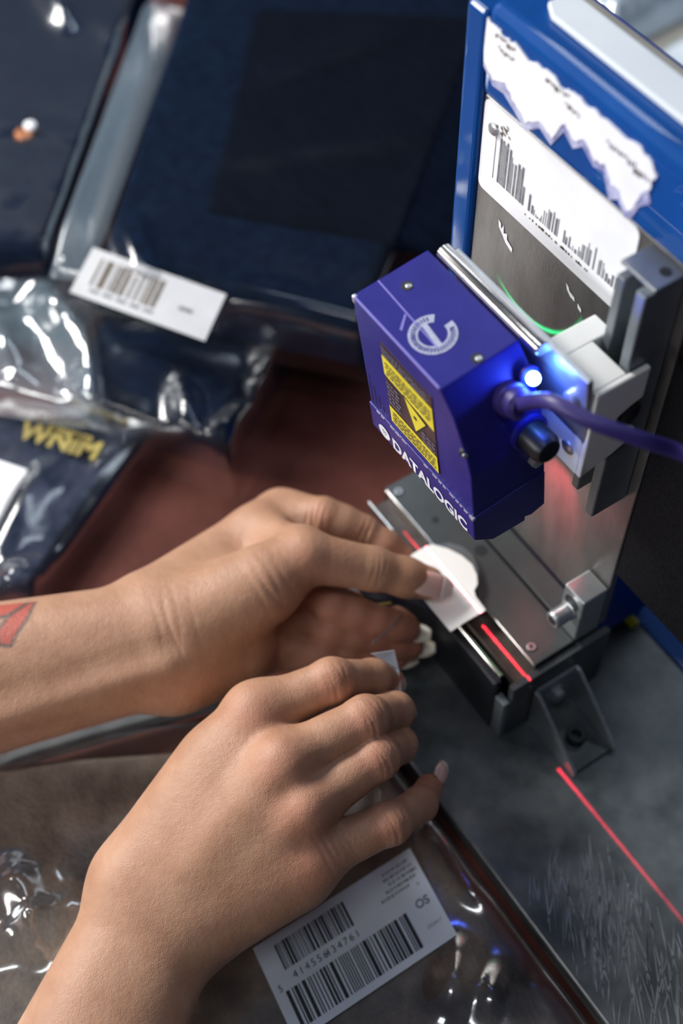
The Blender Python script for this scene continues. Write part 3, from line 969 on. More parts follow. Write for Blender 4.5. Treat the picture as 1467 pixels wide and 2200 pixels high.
def surface(f, lo, hi, h):
    """narrow-band sampling and surface nets"""
    B = 4
    lo = np.array(lo, np.float64)
    nb = np.ceil((np.array(hi) - lo) / (h * B)).astype(int) + 1
    ax = [lo[i] + (np.arange(nb[i]) + 0.5) * h * B - 0.5 * h for i in range(3)]
    G = np.stack(np.meshgrid(*ax, indexing='ij'), -1)
    cd = f(G.reshape(-1, 3)).reshape(nb)
    F = np.repeat(np.repeat(np.repeat(cd.astype(np.float32), B, 0), B, 1), B, 2)
    near = np.argwhere(np.abs(cd) < h * B * 1.25)
    off = np.stack(np.meshgrid(*[np.arange(B)] * 3, indexing='ij'), -1).reshape(-1, 3)
    for s in range(0, len(near), 12000):
        ii = (near[s:s + 12000, None, :] * B + off[None]).reshape(-1, 3)
        F[ii[:, 0], ii[:, 1], ii[:, 2]] = f(lo + ii * h)
    S_ = F < 0
    c = [S_[a:S_.shape[0] - 1 + a, b:S_.shape[1] - 1 + b, g:S_.shape[2] - 1 + g] for a in (0, 1) for b in (0, 1) for g in (0, 1)]
    n = np.zeros(c[0].shape, np.int8)
    for q in c:
        n += q
    cells = np.argwhere((n > 0) & (n < 8))
    idx = -np.ones(c[0].shape, np.int32)
    idx[tuple(cells.T)] = np.arange(len(cells))
    corner = np.array([(a, b, g) for a in (0, 1) for b in (0, 1) for g in (0, 1)])
    val = np.stack([F[tuple((cells + k).T)] for k in corner], 1)
    acc = np.zeros((len(cells), 3))
    cnt = np.zeros(len(cells))
    for i in range(8):
        for j in range(i + 1, 8):
            if np.abs(corner[i] - corner[j]).sum() != 1:
                continue
            m = (val[:, i] < 0) != (val[:, j] < 0)
            t = val[m, i] / (val[m, i] - val[m, j])
            acc[m] += corner[i] + t[:, None] * (corner[j] - corner[i])
            cnt[m] += 1
    V = lo + (cells + acc / cnt[:, None]) * h
    faces = []
    sh_ = idx.shape
    for a in range(3):
        b, g = (a + 1) % 3, (a + 2) % 3
        s0 = [slice(0, -1)] * 3
        s1 = [slice(0, -1)] * 3
        s1[a] = slice(1, None)
        A_, B_ = S_[tuple(s0)], S_[tuple(s1)]
        e = np.argwhere(A_ != B_)
        e = e[(e[:, b] > 0) & (e[:, g] > 0)]
        flip = A_[tuple(e.T)]
        def at_(db, dg):
            q = e.copy()
            q[:, b] -= db
            q[:, g] -= dg
            return idx[tuple(q.T)]
        quad = np.stack([at_(1, 1), at_(0, 1), at_(0, 0), at_(1, 0)], 1)
        quad[~flip] = quad[~flip][:, ::-1]
        quad = quad[(quad >= 0).all(1)]
        faces.append(quad)
    return V, np.concatenate(faces)


def hand_mesh(name, spec, h, tone, parent):
    V, Q = surface(hand_sdf(spec), spec['lo'], spec['hi'], h)
    me = bpy.data.meshes.new(name)
    me.vertices.add(len(V))
    me.vertices.foreach_set('co', V.astype(np.float32).ravel())
    me.loops.add(len(Q) * 4)
    me.loops.foreach_set('vertex_index', Q.astype(np.int32).ravel())
    me.polygons.add(len(Q))
    me.polygons.foreach_set('loop_start', np.arange(0, len(Q) * 4, 4, dtype=np.int32))
    me.polygons.foreach_set('use_smooth', np.ones(len(Q), bool))
    me.update(calc_edges=True)
    me.validate()
    col = np.zeros((len(V), 4), np.float32)
    col[:, 3] = 1
    col[:, :3] = tone(V)
    at = me.color_attributes.new('tone', 'FLOAT_COLOR', 'POINT')
    at.data.foreach_set('color', col.ravel())
    o = link(name, me, M['skin'])
    return rel(o, parent)


def nail(base, d, up, length, width, curve, parent, free=0.25, bend=0.0012, tip=None):
    """base: middle of the nail root; d: towards the tip; up: away from the finger pad"""
    d = Vector(d).normalized()
    up = Vector(up)
    up = (up - d * up.dot(d)).normalized()
    s = d.cross(up)
    b = Vector(base)
    nu, nv = 14, 9
    def grid(z, u0, u1):
        rows = []
        for i in range(nu):
            u = u0 + (u1 - u0) * i / (nu - 1)
            wf = (1 - abs(2 * u - 1) ** 3.2 * 0.55) if u > 0.5 else (0.72 + 0.28 * min(1, u * 3))
            row = []
            for j in range(nv):
                t = -1 + 2 * j / (nv - 1)
                ang = t * 0.95
                x = math.sin(ang) / math.sin(0.95) * width / 2 * wf
                zc = (math.cos(ang) - 1) * curve * wf
                row.append(b + d * (u * length) + s * x + up * (zc + z - bend * u * u * 2 + bend * u))
            rows.append(row)
        return rows
    def shell(name, u0, u1, m, par):
        t, bt = grid(0.0004, u0, u1), grid(-0.0003, u0, u1)
        vs = [p for r in t for p in r] + [p for r in bt for p in r]
        N_ = nu * nv
        fs = []
        for i in range(nu - 1):
            for j in range(nv - 1):
                a = i * nv + j
                fs.append((a, a + 1, a + nv + 1, a + nv))
                fs.append((N_ + a, N_ + a + nv, N_ + a + nv + 1, N_ + a + 1))
        edge = [j for j in range(nv)] + [i * nv + nv - 1 for i in range(1, nu)] + [(nu - 1) * nv + j for j in range(nv - 2, -1, -1)] + [i * nv for i in range(nu - 2, 0, -1)]
        for a, c in zip(edge, edge[1:] + edge[:1]):
            fs.append((a, N_ + a, N_ + c, c))
        bm = bmesh.new()
        vv = [bm.verts.new(p) for p in vs]
        for f_ in fs:
            bm.faces.new([vv[q] for q in f_])
        o = bmobj(name, bm, m, None, True)
        return rel(o, par)
    n1 = shell('fingernail', 0.0, 1 - free, M['nail'], parent)
    n2 = shell('fingernail_tip', 1 - free, 1.0, tip or M['nail_tip'], parent)
    return n1


worker = empty('person', (-0.05, -0.20, -0.012), 'bare forearms and hands of a person, red tattoo on one, holding a white tag', 'person')
V3 = Vector
def lerp(a, b, t):
    return tuple(a[i] + (b[i] - a[i]) * t for i in range(3))
def unit(a, b):
    return (Vector(b) - Vector(a)).normalized()
CAMD = Vector((0.482, -0.308, 0.820))

# ---- right hand (back of the hand to the camera)
rA2, rA1, rA0, rW = (0.0645, -0.2626, 0.0060), (0.0442, -0.2323, 0.0140), (0.0258, -0.2027, 0.0240), (0.0031, -0.1673, 0.0360)
rI = [(-0.0300, -0.0974, 0.0705), (-0.0232, -0.0663, 0.0770), (-0.0218, -0.0479, 0.0625), (-0.0228, -0.0388, 0.0480)]
rM = [(-0.0058, -0.1009, 0.0735), (-0.0022, -0.0646, 0.0775), (-0.0056, -0.0482, 0.0600), (-0.0109, -0.0409, 0.0430)]
rR = [(0.0112, -0.1031, 0.0680), (0.0112, -0.0684, 0.0715), (0.0048, -0.0536, 0.0540), (-0.0017, -0.0481, 0.0380)]
rP = [(0.0248, -0.1076, 0.0560), (0.0307, -0.0757, 0.0575), (0.0276, -0.0591, 0.0470), (0.0207, -0.0492, 0.0370)]
rT = [(-0.0168, -0.1388, 0.0460), (-0.0376, -0.1003, 0.0520), (-0.0394, -0.0790, 0.0500), (-0.0413, -0.0661, 0.0470)]
def mc(a, b, t):
    return lerp(a, b, t)
rwI, rwP = (-0.0073, -0.1668, 0.0420), (0.0149, -0.1638, 0.0360)
Rspec = dict(
    body=[
        ((0.0448, -0.2366, 0.0300), (-0.0048, -0.1668, 0.0400), 0.0235, 0.0155, 0.014),
        ((0.0580, -0.2272, 0.0280), (0.0141, -0.1633, 0.0360), 0.0225, 0.0160, 0.014),
        (rwI, rI[0], 0.0150, 0.0118, 0.012),
        ((-0.0087, -0.1607, 0.0420), (-0.0229, -0.1190, 0.0600), 0.0160, 0.0150, 0.014),
        (lerp(rwI, rwP, 0.4), rM[0], 0.0155, 0.0122, 0.012),
        (lerp(rwI, rwP, 0.7), rR[0], 0.0150, 0.0115, 0.012),
        (rwP, rP[0], 0.0145, 0.0108, 0.012),
        ((0.0160, -0.1529, 0.0340), (0.0246, -0.1137, 0.0460), 0.0130, 0.0118, 0.012),
        ((-0.0192, -0.1381, 0.0400), (-0.0332, -0.1028, 0.0540), 0.0145, 0.0110, 0.010),
    ],
    fingers=[
        dict(pts=[(rI[0], 0.0112), (rI[1], 0.0086), (rI[2], 0.0073), (rI[3], 0.0062)], bumps=[(rI[1], 0.0089, 0.002)], k=0.008),
        dict(pts=[(rM[0], 0.0114), (rM[1], 0.0086), (rM[2], 0.0075), (rM[3], 0.0064)], bumps=[(rM[1], 0.0089, 0.002)], k=0.007),
        dict(pts=[(rR[0], 0.0108), (rR[1], 0.0082), (rR[2], 0.0072), (rR[3], 0.0060)], bumps=[(rR[1], 0.0085, 0.002)], k=0.007),
        dict(pts=[(rP[0], 0.0100), (rP[1], 0.0078), (rP[2], 0.0066), (rP[3], 0.0055)], bumps=[(rP[1], 0.0081, 0.002)], k=0.007),
        dict(pts=[(rT[0], 0.0125), (rT[1], 0.0100), (rT[2], 0.0085), (rT[3], 0.0066)], k=0.008),
    ],
    creases=[], dips=[],
    lo=(-0.075, -0.265, -0.022), hi=(0.098, -0.015, 0.105))
def crease(spec, j, a, b, offs, depth=0.00050, width=0.00055, ext=0.0065, lift=0.007, up=CAMD):
    ax = unit(a, b)
    u = Vector(up)
    u = (u - ax * u.dot(ax)).normalized()
    spec['creases'].append((tuple(Vector(j) + u * lift), tuple(ax), tuple(ax.cross(u)), offs, depth, width, ext))
OFF = (-0.0042, -0.0026, -0.0012, 0.0002, 0.0016, 0.0031)
for F_ in (rI, rM, rR, rP):
    crease(Rspec, F_[1], F_[0], F_[2], OFF)
crease(Rspec, rP[0], rwP, rP[1], (0.006, 0.0085, 0.011, 0.0135, 0.016), 0.00035, 0.0007, 0.009)
# hollows between the knuckles, bumps on the knuckles, tendons
for A_, B_, w_ in ((rI, rM, 0.0), (rM, rR, 0.0), (rR, rP, 0.0)):
    m0 = Vector(lerp(A_[0], B_[0], 0.5)) + CAMD * 0.012
    m1 = Vector(lerp(A_[1], B_[1], 0.5)) * 0.35 + Vector(lerp(A_[0], B_[0], 0.5)) * 0.65 + CAMD * 0.010
    Rspec['dips'].append((tuple(m0), tuple(m1), 0.0060, 0.0009))
for F_ in (rI, rM, rR):
    Rspec['body'].append((tuple(Vector(F_[0]) + CAMD * 0.0028), tuple(Vector(F_[0]) + CAMD * 0.0030 + unit(rW, F_[0]) * 0.003), 0.0098, 0.0096, 0.006))
# tendon to the middle finger and a step beside it
Rspec['body'].append((tuple(Vector(lerp(rW, rM[0], 0.30)) + CAMD * 0.0095), tuple(Vector(rM[0]) + CAMD * 0.0060), 0.0050, 0.0058, 0.010))
Rspec['body'].append((tuple(Vector(lerp(rW, rI[0], 0.25)) + CAMD * 0.0085), tuple(Vector(rI[0]) + CAMD * 0.0055), 0.0050, 0.0058, 0.010))


def blob(V, pts):
    r = np.zeros(len(V))
    for p, s, w in pts:
        r = np.maximum(r, w * np.exp(-((V - np.array(p)) ** 2).sum(1) / (2 * s * s)))
    return r


def tone_right(V):
    out = np.zeros((len(V), 3))
    u = CAMD * 0.009
    spots = []
    for F_ in (rI, rM, rR, rP):
        spots += [(Vector(F_[0]) + u, 0.0075, 0.50), (Vector(F_[1]) + u, 0.0055, 0.42), (F_[3], 0.008, 0.55)]
    out[:, 0] = blob(V, spots)
    return out


arm_r = hand_mesh('right_arm', Rspec, 0.00062, tone_right, worker)
arm_r.name = 'forearm_and_hand'
arm_r['label'] = 'right forearm and hand, back of the hand up, nearer the camera'
nail(Vector(rI[2]) * 0.35 + Vector(rI[3]) * 0.65 + Vector((0.0045, 0.003, 0.002)), unit(rI[2], rI[3]) + Vector((0, 0.1, 0)), Vector((0.55, 0.75, 0.2)), 0.0115, 0.0095, 0.0035, arm_r)
nail(Vector(rM[2]) * 0.5 + Vector(rM[3]) * 0.5 + Vector((0.002, 0.0058, 0.002)), unit(rM[2], rM[3]), Vector((0.25, 0.95, 0.2)), 0.0115, 0.0095, 0.0035, arm_r)
nail(Vector(rP[3]) + Vector((0.0005, 0.0040, 0.0035)), unit(rP[2], rP[3]) + Vector((0, 0.3, 0.2)), Vector((0.5, 0.8, 0.5)), 0.0105, 0.0080, 0.003, arm_r)
nail(Vector(rT[3]) + CAMD * 0.0030 + unit(rT[2], rT[3]) * 0.000, unit(rT[2], rT[3]) + Vector((-0.25, 0.1, 0.35)), Vector((-0.4, 0.2, 0.9)), 0.0145, 0.0085, 0.003, arm_r, free=0.5)

# ---- left hand (thumb side to the camera)
lF2, lF1, lF0 = (-0.1339, -0.2304, 0.0500), (-0.1182, -0.1929, 0.0550), (-0.1095, -0.1714, 0.0580)
lW = (-0.0856, -0.1130, 0.0600)
lT = [(-0.0847, -0.0959, 0.0600), (-0.0788, -0.0429, 0.0745), (-0.0632, -0.0196, 0.0650), (-0.0497, -0.0004, 0.0545)]
lI = [(-0.1179, -0.0316, 0.0470), (-0.1009, -0.0200, 0.0580), (-0.0883, -0.0083, 0.0520), (-0.0719, 0.0020, 0.0430)]
lM = [(-0.0985, -0.0427, 0.0420), (-0.0677, -0.0368, 0.0450), (-0.0541, -0.0227, 0.0390), (-0.0463, -0.0132, 0.0330)]
lR = [(-0.0847, -0.0544, 0.0320), (-0.0626, -0.0413, 0.0360), (-0.0514, -0.0259, 0.0290), (-0.0430, -0.0132, 0.0230)]
lP = [(-0.0743, -0.0683, 0.0280), (-0.0592, -0.0490, 0.0290), (-0.0495, -0.0311, 0.0220), (-0.0437, -0.0202, 0.0180)]
Lspec = dict(
    body=[
        ((-0.1399, -0.2260, 0.0560), (-0.0950, -0.1111, 0.0600), 0.0265, 0.0175, 0.014),
        ((-0.1265, -0.2347, 0.0460), (-0.0819, -0.1170, 0.0540), 0.0240, 0.0175, 0.016),
        ((-0.1046, -0.1031, 0.0560), lI[0], 0.0150, 0.0120, 0.012),
        ((-0.0947, -0.1066, 0.0540), lM[0], 0.0150, 0.0110, 0.012),
        ((-0.0873, -0.1094, 0.0480), lR[0], 0.0150, 0.0105, 0.012),
        ((-0.0796, -0.1118, 0.0460), lP[0], 0.0145, 0.0100, 0.012),
        ((-0.0869, -0.0971, 0.0580), (-0.0800, -0.0643, 0.0680), 0.0190, 0.0160, 0.012),
        ((-0.0761, -0.1046, 0.0480), (-0.0718, -0.0826, 0.0440), 0.0165, 0.0140, 0.012),
        ((-0.1122, -0.0454, 0.0550), (-0.0873, -0.0413, 0.0680), 0.0095, 0.0100, 0.010),
    ],
    fingers=[
        dict(pts=[(lT[0], 0.0170), (lT[1], 0.0110), (lT[2], 0.0092), (lT[3], 0.0073)], bumps=[(tuple(Vector(lT[3]) * .6 + Vector(lT[2]) * .4), 0.0085, 0.003)], k=0.010),
        dict(pts=[(lI[0], 0.0112), (lI[1], 0.0088), (lI[2], 0.0078), (lI[3], 0.0066)], bumps=[(lerp(lI[0], lI[1], .55), 0.0092, 0.004), (lerp(lI[1], lI[2], .5), 0.0088, 0.003), (lerp(lI[2], lI[3], .55), 0.0082, 0.003)], k=0.008),
        dict(pts=[(lM[0], 0.0105), (lM[1], 0.0086), (lM[2], 0.0076), (lM[3], 0.0064)], bumps=[(lerp(lM[1], lM[2], .5), 0.0084, 0.003), (lerp(lM[2], lM[3], .6), 0.0077, 0.003)], k=0.006),
        dict(pts=[(lR[0], 0.0100), (lR[1], 0.0082), (lR[2], 0.0072), (lR[3], 0.0062)], bumps=[(lerp(lR[1], lR[2], .5), 0.0080, 0.003), (lerp(lR[2], lR[3], .6), 0.0073, 0.003)], k=0.006),
        dict(pts=[(lP[0], 0.0095), (lP[1], 0.0075), (lP[2], 0.0066), (lP[3], 0.0056)], bumps=[(lerp(lP[1], lP[2], .5), 0.0073, 0.003)], k=0.006),
    ],
    creases=[], dips=[],
    lo=(-0.185, -0.265, -0.004), hi=(-0.020, 0.030, 0.100))
crease(Lspec, lT[2], lT[1], lT[3], (-0.0022, 0.0, 0.0022), 0.00045, 0.0006, 0.006, 0.008)
crease(Lspec, lI[1], lI[0], lI[2], (-0.0045, -0.002, 0.0003, 0.003), 0.0011, 0.0007, 0.0065, 0.007)
crease(Lspec, lI[2], lI[1], lI[3], (-0.001, 0.0012), 0.0010, 0.0007, 0.0065, 0.006)
# folds at the root of the thumb, lines across the wrist
crease(Lspec, (-0.0759, -0.0551, 0.0740), lT[0], lT[1], (-0.012, -0.008, -0.004, 0.0), 0.0006, 0.0010, 0.011, 0.004)
crease(Lspec, (-0.0881, -0.0970, 0.0620), lF0, lT[0], (-0.010, -0.006, -0.002, 0.004), 0.00035, 0.0009, 0.014, 0.016)
# tendons on the inner wrist
Lspec['body'].append((tuple(Vector((-0.1106, -0.2344, 0.0480)) + CAMD * 0.0150), tuple(Vector((-0.0780, -0.1113, 0.0560)) + CAMD * 0.0125), 0.0022, 0.0024, 0.010))
Lspec['dips'].append((tuple(Vector((-0.0914, -0.1484, 0.0600)) + CAMD * 0.020), tuple(Vector((-0.0813, -0.1066, 0.0600)) + CAMD * 0.018), 0.006, 0.0012))
Lspec['dips'].append((tuple(Vector((-0.1025, -0.0319, 0.0600)) + CAMD * 0.008), tuple(Vector((-0.0897, -0.0257, 0.0640)) + CAMD * 0.008), 0.005, 0.0030))

TATTOO = [
    [(-0.1325, -0.1647, 0.0750), (-0.1298, -0.1535, 0.0750), (-0.1257, -0.1420, 0.0750), (-0.1234, -0.1449, 0.0750), (-0.1215, -0.1554, 0.0750), (-0.1253, -0.1680, 0.0750)],
    [(-0.1215, -0.1554, 0.0750), (-0.1230, -0.1442, 0.0750), (-0.1161, -0.1505, 0.0750), (-0.1116, -0.1577, 0.0750), (-0.1086, -0.1616, 0.0750), (-0.1112, -0.1648, 0.0750), (-0.1175, -0.1626, 0.0750)],
]
def poly_dist(q, poly):
    """signed distance in the plane, negative inside"""
    n = len(poly)
    d = np.full(len(q), 1e9)
    inside = np.zeros(len(q), bool)
    for i in range(n):
        a, b = poly[i], poly[(i + 1) % n]
        e = b - a
        w = q - a
        t = np.clip((w @ e) / (e @ e), 0, 1)
        d = np.minimum(d, np.linalg.norm(w - t[:, None] * e, axis=1))
        c = (a[1] > q[:, 1]) != (b[1] > q[:, 1])
        x = a[0] + (q[:, 1] - a[1]) / (b[1] - a[1] + 1e-12) * (b[0] - a[0])
        inside ^= c & (q[:, 0] < x)
    return np.where(inside, -d, d)


def tone_left(V):
    out = np.zeros((len(V), 3))
    spots = [(Vector(lT[1]) + CAMD * 0.012, 0.008, 0.25), (Vector(lI[1]) + CAMD * .008, 0.005, 0.35), (Vector(lI[3]), 0.009, 0.55), (Vector(lI[2]), 0.007, 0.3)]
    for F_ in (lM, lR, lP):
        spots += [(F_[1], 0.011, 0.6), (F_[2], 0.011, 0.75), (F_[3], 0.010, 0.85), (F_[0], 0.012, 0.5)]
    out[:, 0] = blob(V, spots)
    # tattoo: printed on the upper side of the forearm, unrolled about the arm's axis
    fw = -CAMD
    e1 = Vector((0.55, 0.83, 0)).normalized()
    e1 = (e1 - fw * e1.dot(fw)).normalized()
    e2 = fw.cross(e1)
    E = np.array([e1, e2])
    q = V @ E.T
    up = (V @ np.array(CAMD)) > (np.array(lF0) @ np.array(CAMD)) + 0.002
    near = up & (V[:, 1] < -0.12)
    for poly in TATTOO:
        d = poly_dist(q[near], np.array(poly) @ E.T)
        out[near, 1] = np.maximum(out[near, 1], np.clip(-d / 0.0006 + 0.5, 0, 1) * 0.92)
        out[near, 2] = np.maximum(out[near, 2], np.exp(-((d - 0.0002) / 0.0008) ** 2) * 0.85)
    return out


arm_l = hand_mesh('left_arm', Lspec, 0.00066, tone_left, worker)
arm_l.name = 'forearm_and_hand'
arm_l['label'] = 'left forearm with red tattoo, thumb on the white tag'
nail(Vector(lT[3]) - unit(lT[2], lT[3]) * 0.0085 + CAMD * 0.0078, unit(lT[2], lT[3]), CAMD + Vector((-0.10, 0.10, 0)), 0.0205, 0.0108, 0.0032, arm_l, free=0.26, tip=M['nail_pink_tip'])
for F_, l_, dz in ((lM, 0.0165, 0.0), (lR, 0.0165, 0.0), (lP, 0.0150, 0.0)):
    dd = unit(F_[2], F_[3])
    upn = Vector((0.25, 0.30, -0.9))
    upn = (upn - dd * upn.dot(dd)).normalized()
    nail(Vector(F_[3]) - dd * 0.0035 + upn * 0.0052, dd - upn * 0.30, upn, l_, 0.0092, 0.0032, arm_l, free=0.62)

# ------------------------------------------------------------------ tag held between thumb and finger
tg = empty('garment_tag', (-0.05, 0.008, 0.047), 'white die-cut card tag with dark woven label pinched under the thumb', 'tag')
TZ = 0.0475
outl = [(-0.0685, 0.0009, 0.0475), (-0.0686, 0.0103, 0.0475), (-0.0681, 0.0155, 0.0475), (-0.0621, 0.0200, 0.0475), (-0.0557, 0.0229, 0.0475), (-0.0495, 0.0238, 0.0475), (-0.0442, 0.0223, 0.0475), (-0.0402, 0.0197, 0.0475),
        (-0.0384, 0.0165, 0.0475), (-0.0353, 0.0152, 0.0475), (-0.0278, 0.0148, 0.0475), (-0.0280, 0.0055, 0.0475), (-0.0277, -0.0038, 0.0475), (-0.0465, -0.0038, 0.0475), (-0.0568, -0.0023, 0.0475)]
rel(prism('white_card', outl, (0, 0, 0.0005), M['card']), tg)
fo = [(-0.0680, 0.0162, 0.0462), (-0.0655, 0.0226, 0.0462), (-0.0605, 0.0265, 0.0462), (-0.0544, 0.0276, 0.0462), (-0.0471, 0.0254, 0.0462), (-0.0413, 0.0213, 0.0462), (-0.0376, 0.0165, 0.0462), (-0.0459, 0.0152, 0.0462)]
rel(prism('clear_film', fo, (0, 0, 0.0004), M['clear']), tg)
# dark woven label curving down behind the card
top_e = [(-0.0643, -0.0260, 0.0520), (-0.0593, -0.0149, 0.0510), (-0.0536, -0.0042, 0.0490), (-0.0447, -0.0006, 0.0470)]
bot_e = [(-0.0562, -0.0233, 0.0460), (-0.0514, -0.0125, 0.0450), (-0.0457, -0.0052, 0.0445), (-0.0326, -0.0032, 0.0450)]
vs, fs = [], []
nn_ = 4
for i in range(nn_):
    vs += [top_e[i], bot_e[i]]
for i in range(nn_ - 1):
    fs.append((2 * i, 2 * i + 1, 2 * i + 3, 2 * i + 2))
wv = rel(pyd('woven_label', vs, fs, M['navy_woven'], None, True), tg)
md = wv.modifiers.new('thick', 'SOLIDIFY')
md.thickness = 0.0006
y0, y1 = Vector((-0.0560, -0.0215, 0.0485)), Vector((-0.0541, -0.0165, 0.0480))
sd = Vector((0.0010, 0.0002, -0.0006))
yt = pyd('yellow_stitching', [y0, y1, y1 + sd, y0 + sd], [(0, 1, 2, 3)], M['yellow_thread'])
rel(yt, wv)
thread = tube('thread', [(-0.0463, -0.0162, 0.0470), (-0.0423, -0.0248, 0.0500), (-0.0396, -0.0356, 0.0520)], 0.0004, M['ink_grey'], None, 6)
rel(thread, tg)

# small white sticker under the other index finger
sp_ = [(-0.0306, -0.0428, 0.0640), (-0.0284, -0.0328, 0.0600), (-0.0222, -0.0347, 0.0560), (-0.0135, -0.0390, 0.0500), (-0.0142, -0.0424, 0.0500), (-0.0196, -0.0401, 0.0520), (-0.0241, -0.0376, 0.0560), (-0.0274, -0.0395, 0.0600)]
stk = tag(pyd('sticker', sp_, [(0, 1, 7), (7, 1, 2, 6), (6, 2, 3, 5), (5, 3, 4)], M['paper_blue']), "small crumpled white sticker pinched at the lower hand's fingertips", 'sticker')
md = stk.modifiers.new('thick', 'SOLIDIFY')
md.thickness = 0.0004

# ------------------------------------------------------------------ bagged garments
def slab(name, quad, z0, z1, mat_, parent, nx=40, ny=40, amp=0.0015, freq=30, seed=0, rim=0.10, ridges=(), pw=2.6, skip_bottom=False):
    """soft slab over a ground quad (four x,y corners), rounded towards its rim, with optional ridge folds (x0,y0,x1,y1,height,width)"""
    Q = [Vector((p[0], p[1])) for p in quad]
    vs, fs = [], []
    for i in range(nx + 1):
        for j in range(ny + 1):
            u, v = i / nx, j / ny
            p = Q[0] * (1 - u) * (1 - v) + Q[1] * u * (1 - v) + Q[2] * u * v + Q[3] * (1 - u) * v
            e = min(u, 1 - u, v, 1 - v)
            k = min(1, e / rim)
            z = z0 + (z1 - z0) * (1 - (1 - k) ** pw)
            nz = noise.noise(Vector((p.x * freq + seed, p.y * freq, seed * 1.7))) + 0.5 * noise.noise(Vector((p.x * freq * 2.3, p.y * freq * 2.3 + seed, 3.1)))
            z += amp * nz * min(1, e / rim * 1.5)
            for x0, y0, x1, y1, hh, ww in ridges:
                a, b = Vector((x0, y0)), Vector((x1, y1))
                t = max(0, min(1, (p - a).dot(b - a) / (b - a).length_squared))
                dd = (p - a - (b - a) * t).length
                z += hh * math.exp(-(dd / ww) ** 2) * (0.4 + 0.6 * math.sin(math.pi * min(1, max(0, t * 0.9 + 0.05))))
            z = max(z, z0 + 0.0002)
            vs.append((p.x, p.y, z))
    W_ = ny + 1
    for i in range(nx):
        for j in range(ny):
            a = i * W_ + j
            fs.append((a, a + W_, a + W_ + 1, a + 1))
    if not skip_bottom:
        k = len(vs)
        ring_ = [i * W_ for i in range(nx + 1)] + [nx * W_ + j for j in range(1, ny + 1)] + [i * W_ + ny for i in range(nx - 1, -1, -1)] + [j for j in range(ny - 1, 0, -1)]
        for q in ring_:
            vs.append((vs[q][0], vs[q][1], z0))
        n_ = len(ring_)
        for i in range(n_):
            fs.append((ring_[i], k + i, k + (i + 1) % n_, ring_[(i + 1) % n_]))
        fs.append(tuple(range(k, k + n_)))
    bm = bmesh.new()
    vv = [bm.verts.new(v) for v in vs]
    for f_ in fs:
        bm.faces.new([vv[q] for q in f_])
    o = bmobj(name, bm, mat_, None, True)
    return rel(o, parent)


def ground_label(name, o, r, dpt, w, h, mat_, parent, seed, rows, textrows=0, slope=None):
    """white bar-code label: thin sheet lying on a bag"""
    o, r, dpt = Vector(o), Vector(r).normalized(), Vector(dpt).normalized()
    n = r.cross(dpt).normalized()
    if n.z < 0:
        n = -n
    lab = rel(prism(name, [o, o + r * w, o + r * w + dpt * h, o + dpt * h], n * 0.0003, mat_), parent)
    sh = Sheet(o, r, dpt)
    sh.n = n
    sh.lift = 0.0005
    return lab, sh


# ---- navy denim in poly bags, upper left: the lower bag carries the large one
def rg(a, b, hh, ww):
    return (a[0], a[1], b[0], b[1], hh, ww)
d3 = empty('bagged_jeans', (-0.30, 0.02, -0.012), 'lower bag of navy denim with a shiny crumpled corner, under the large bag', 'bagged garment')
slab('folded_denim', [(-0.2614, -0.0688, 0.0260), (-0.1939, -0.0201, 0.0260), (-0.2440, 0.0597, 0.0260), (-0.3473, 0.0153, 0.0260)], -0.0115, 0.0262, M['denim'], d3, 40, 40, 0.0008, 30, 21, 0.06)
fr3 = [rg((-0.2259, -0.0235, 0.0270), (-0.1962, -0.0353, 0.0270), 0.0085, 0.0080), rg((-0.1876, -0.0303, 0.0270), (-0.1943, -0.0091, 0.0270), 0.0060, 0.0060), rg((-0.2226, 0.0256, 0.0270), (-0.1903, 0.0126, 0.0270), 0.0085, 0.0080),
       rg((-0.2612, -0.0368, 0.0270), (-0.2249, -0.0139, 0.0270), 0.0020, 0.006), rg((-0.2084, 0.0076, 0.0270), (-0.1929, 0.0036, 0.0270), 0.004, 0.006)]
slab('bag_film', [(-0.2657, -0.0821, 0.0270), (-0.1727, -0.0260, 0.0270), (-0.2373, 0.0618, 0.0270), (-0.3558, 0.0142, 0.0270)], -0.0112, 0.0272, M['film'], d3, 110, 90, 0.0010, 26, 23, 0.06, fr3, skip_bottom=True)
FRF = [rg((-0.3265, -0.0501, 0.0300), (-0.2549, -0.0543, 0.0300), 0.013, 0.0120), rg((-0.2582, -0.0592, 0.0300), (-0.2316, -0.0683, 0.0300), 0.010, 0.0100), rg((-0.3211, -0.0837, 0.0300), (-0.2809, -0.0870, 0.0300), 0.012, 0.0120), rg((-0.3486, -0.0762, 0.0300), (-0.3398, -0.0449, 0.0300), 0.008, 0.012),
       rg((-0.3178, -0.0612, 0.0300), (-0.2948, -0.0510, 0.0300), 0.006, 0.009), rg((-0.2724, -0.0911, 0.0300), (-0.2445, -0.0715, 0.0300), 0.004, 0.010)]
slab('bag_flap', [(-0.2963, -0.1225, 0.0240), (-0.2286, -0.0632, 0.0240), (-0.3232, -0.0224, 0.0240), (-0.3734, -0.0802, 0.0240)], 0.0080, 0.0250, M['film_pale'], d3, 80, 80, 0.0030, 26, 25, 0.10, FRF, skip_bottom=True)

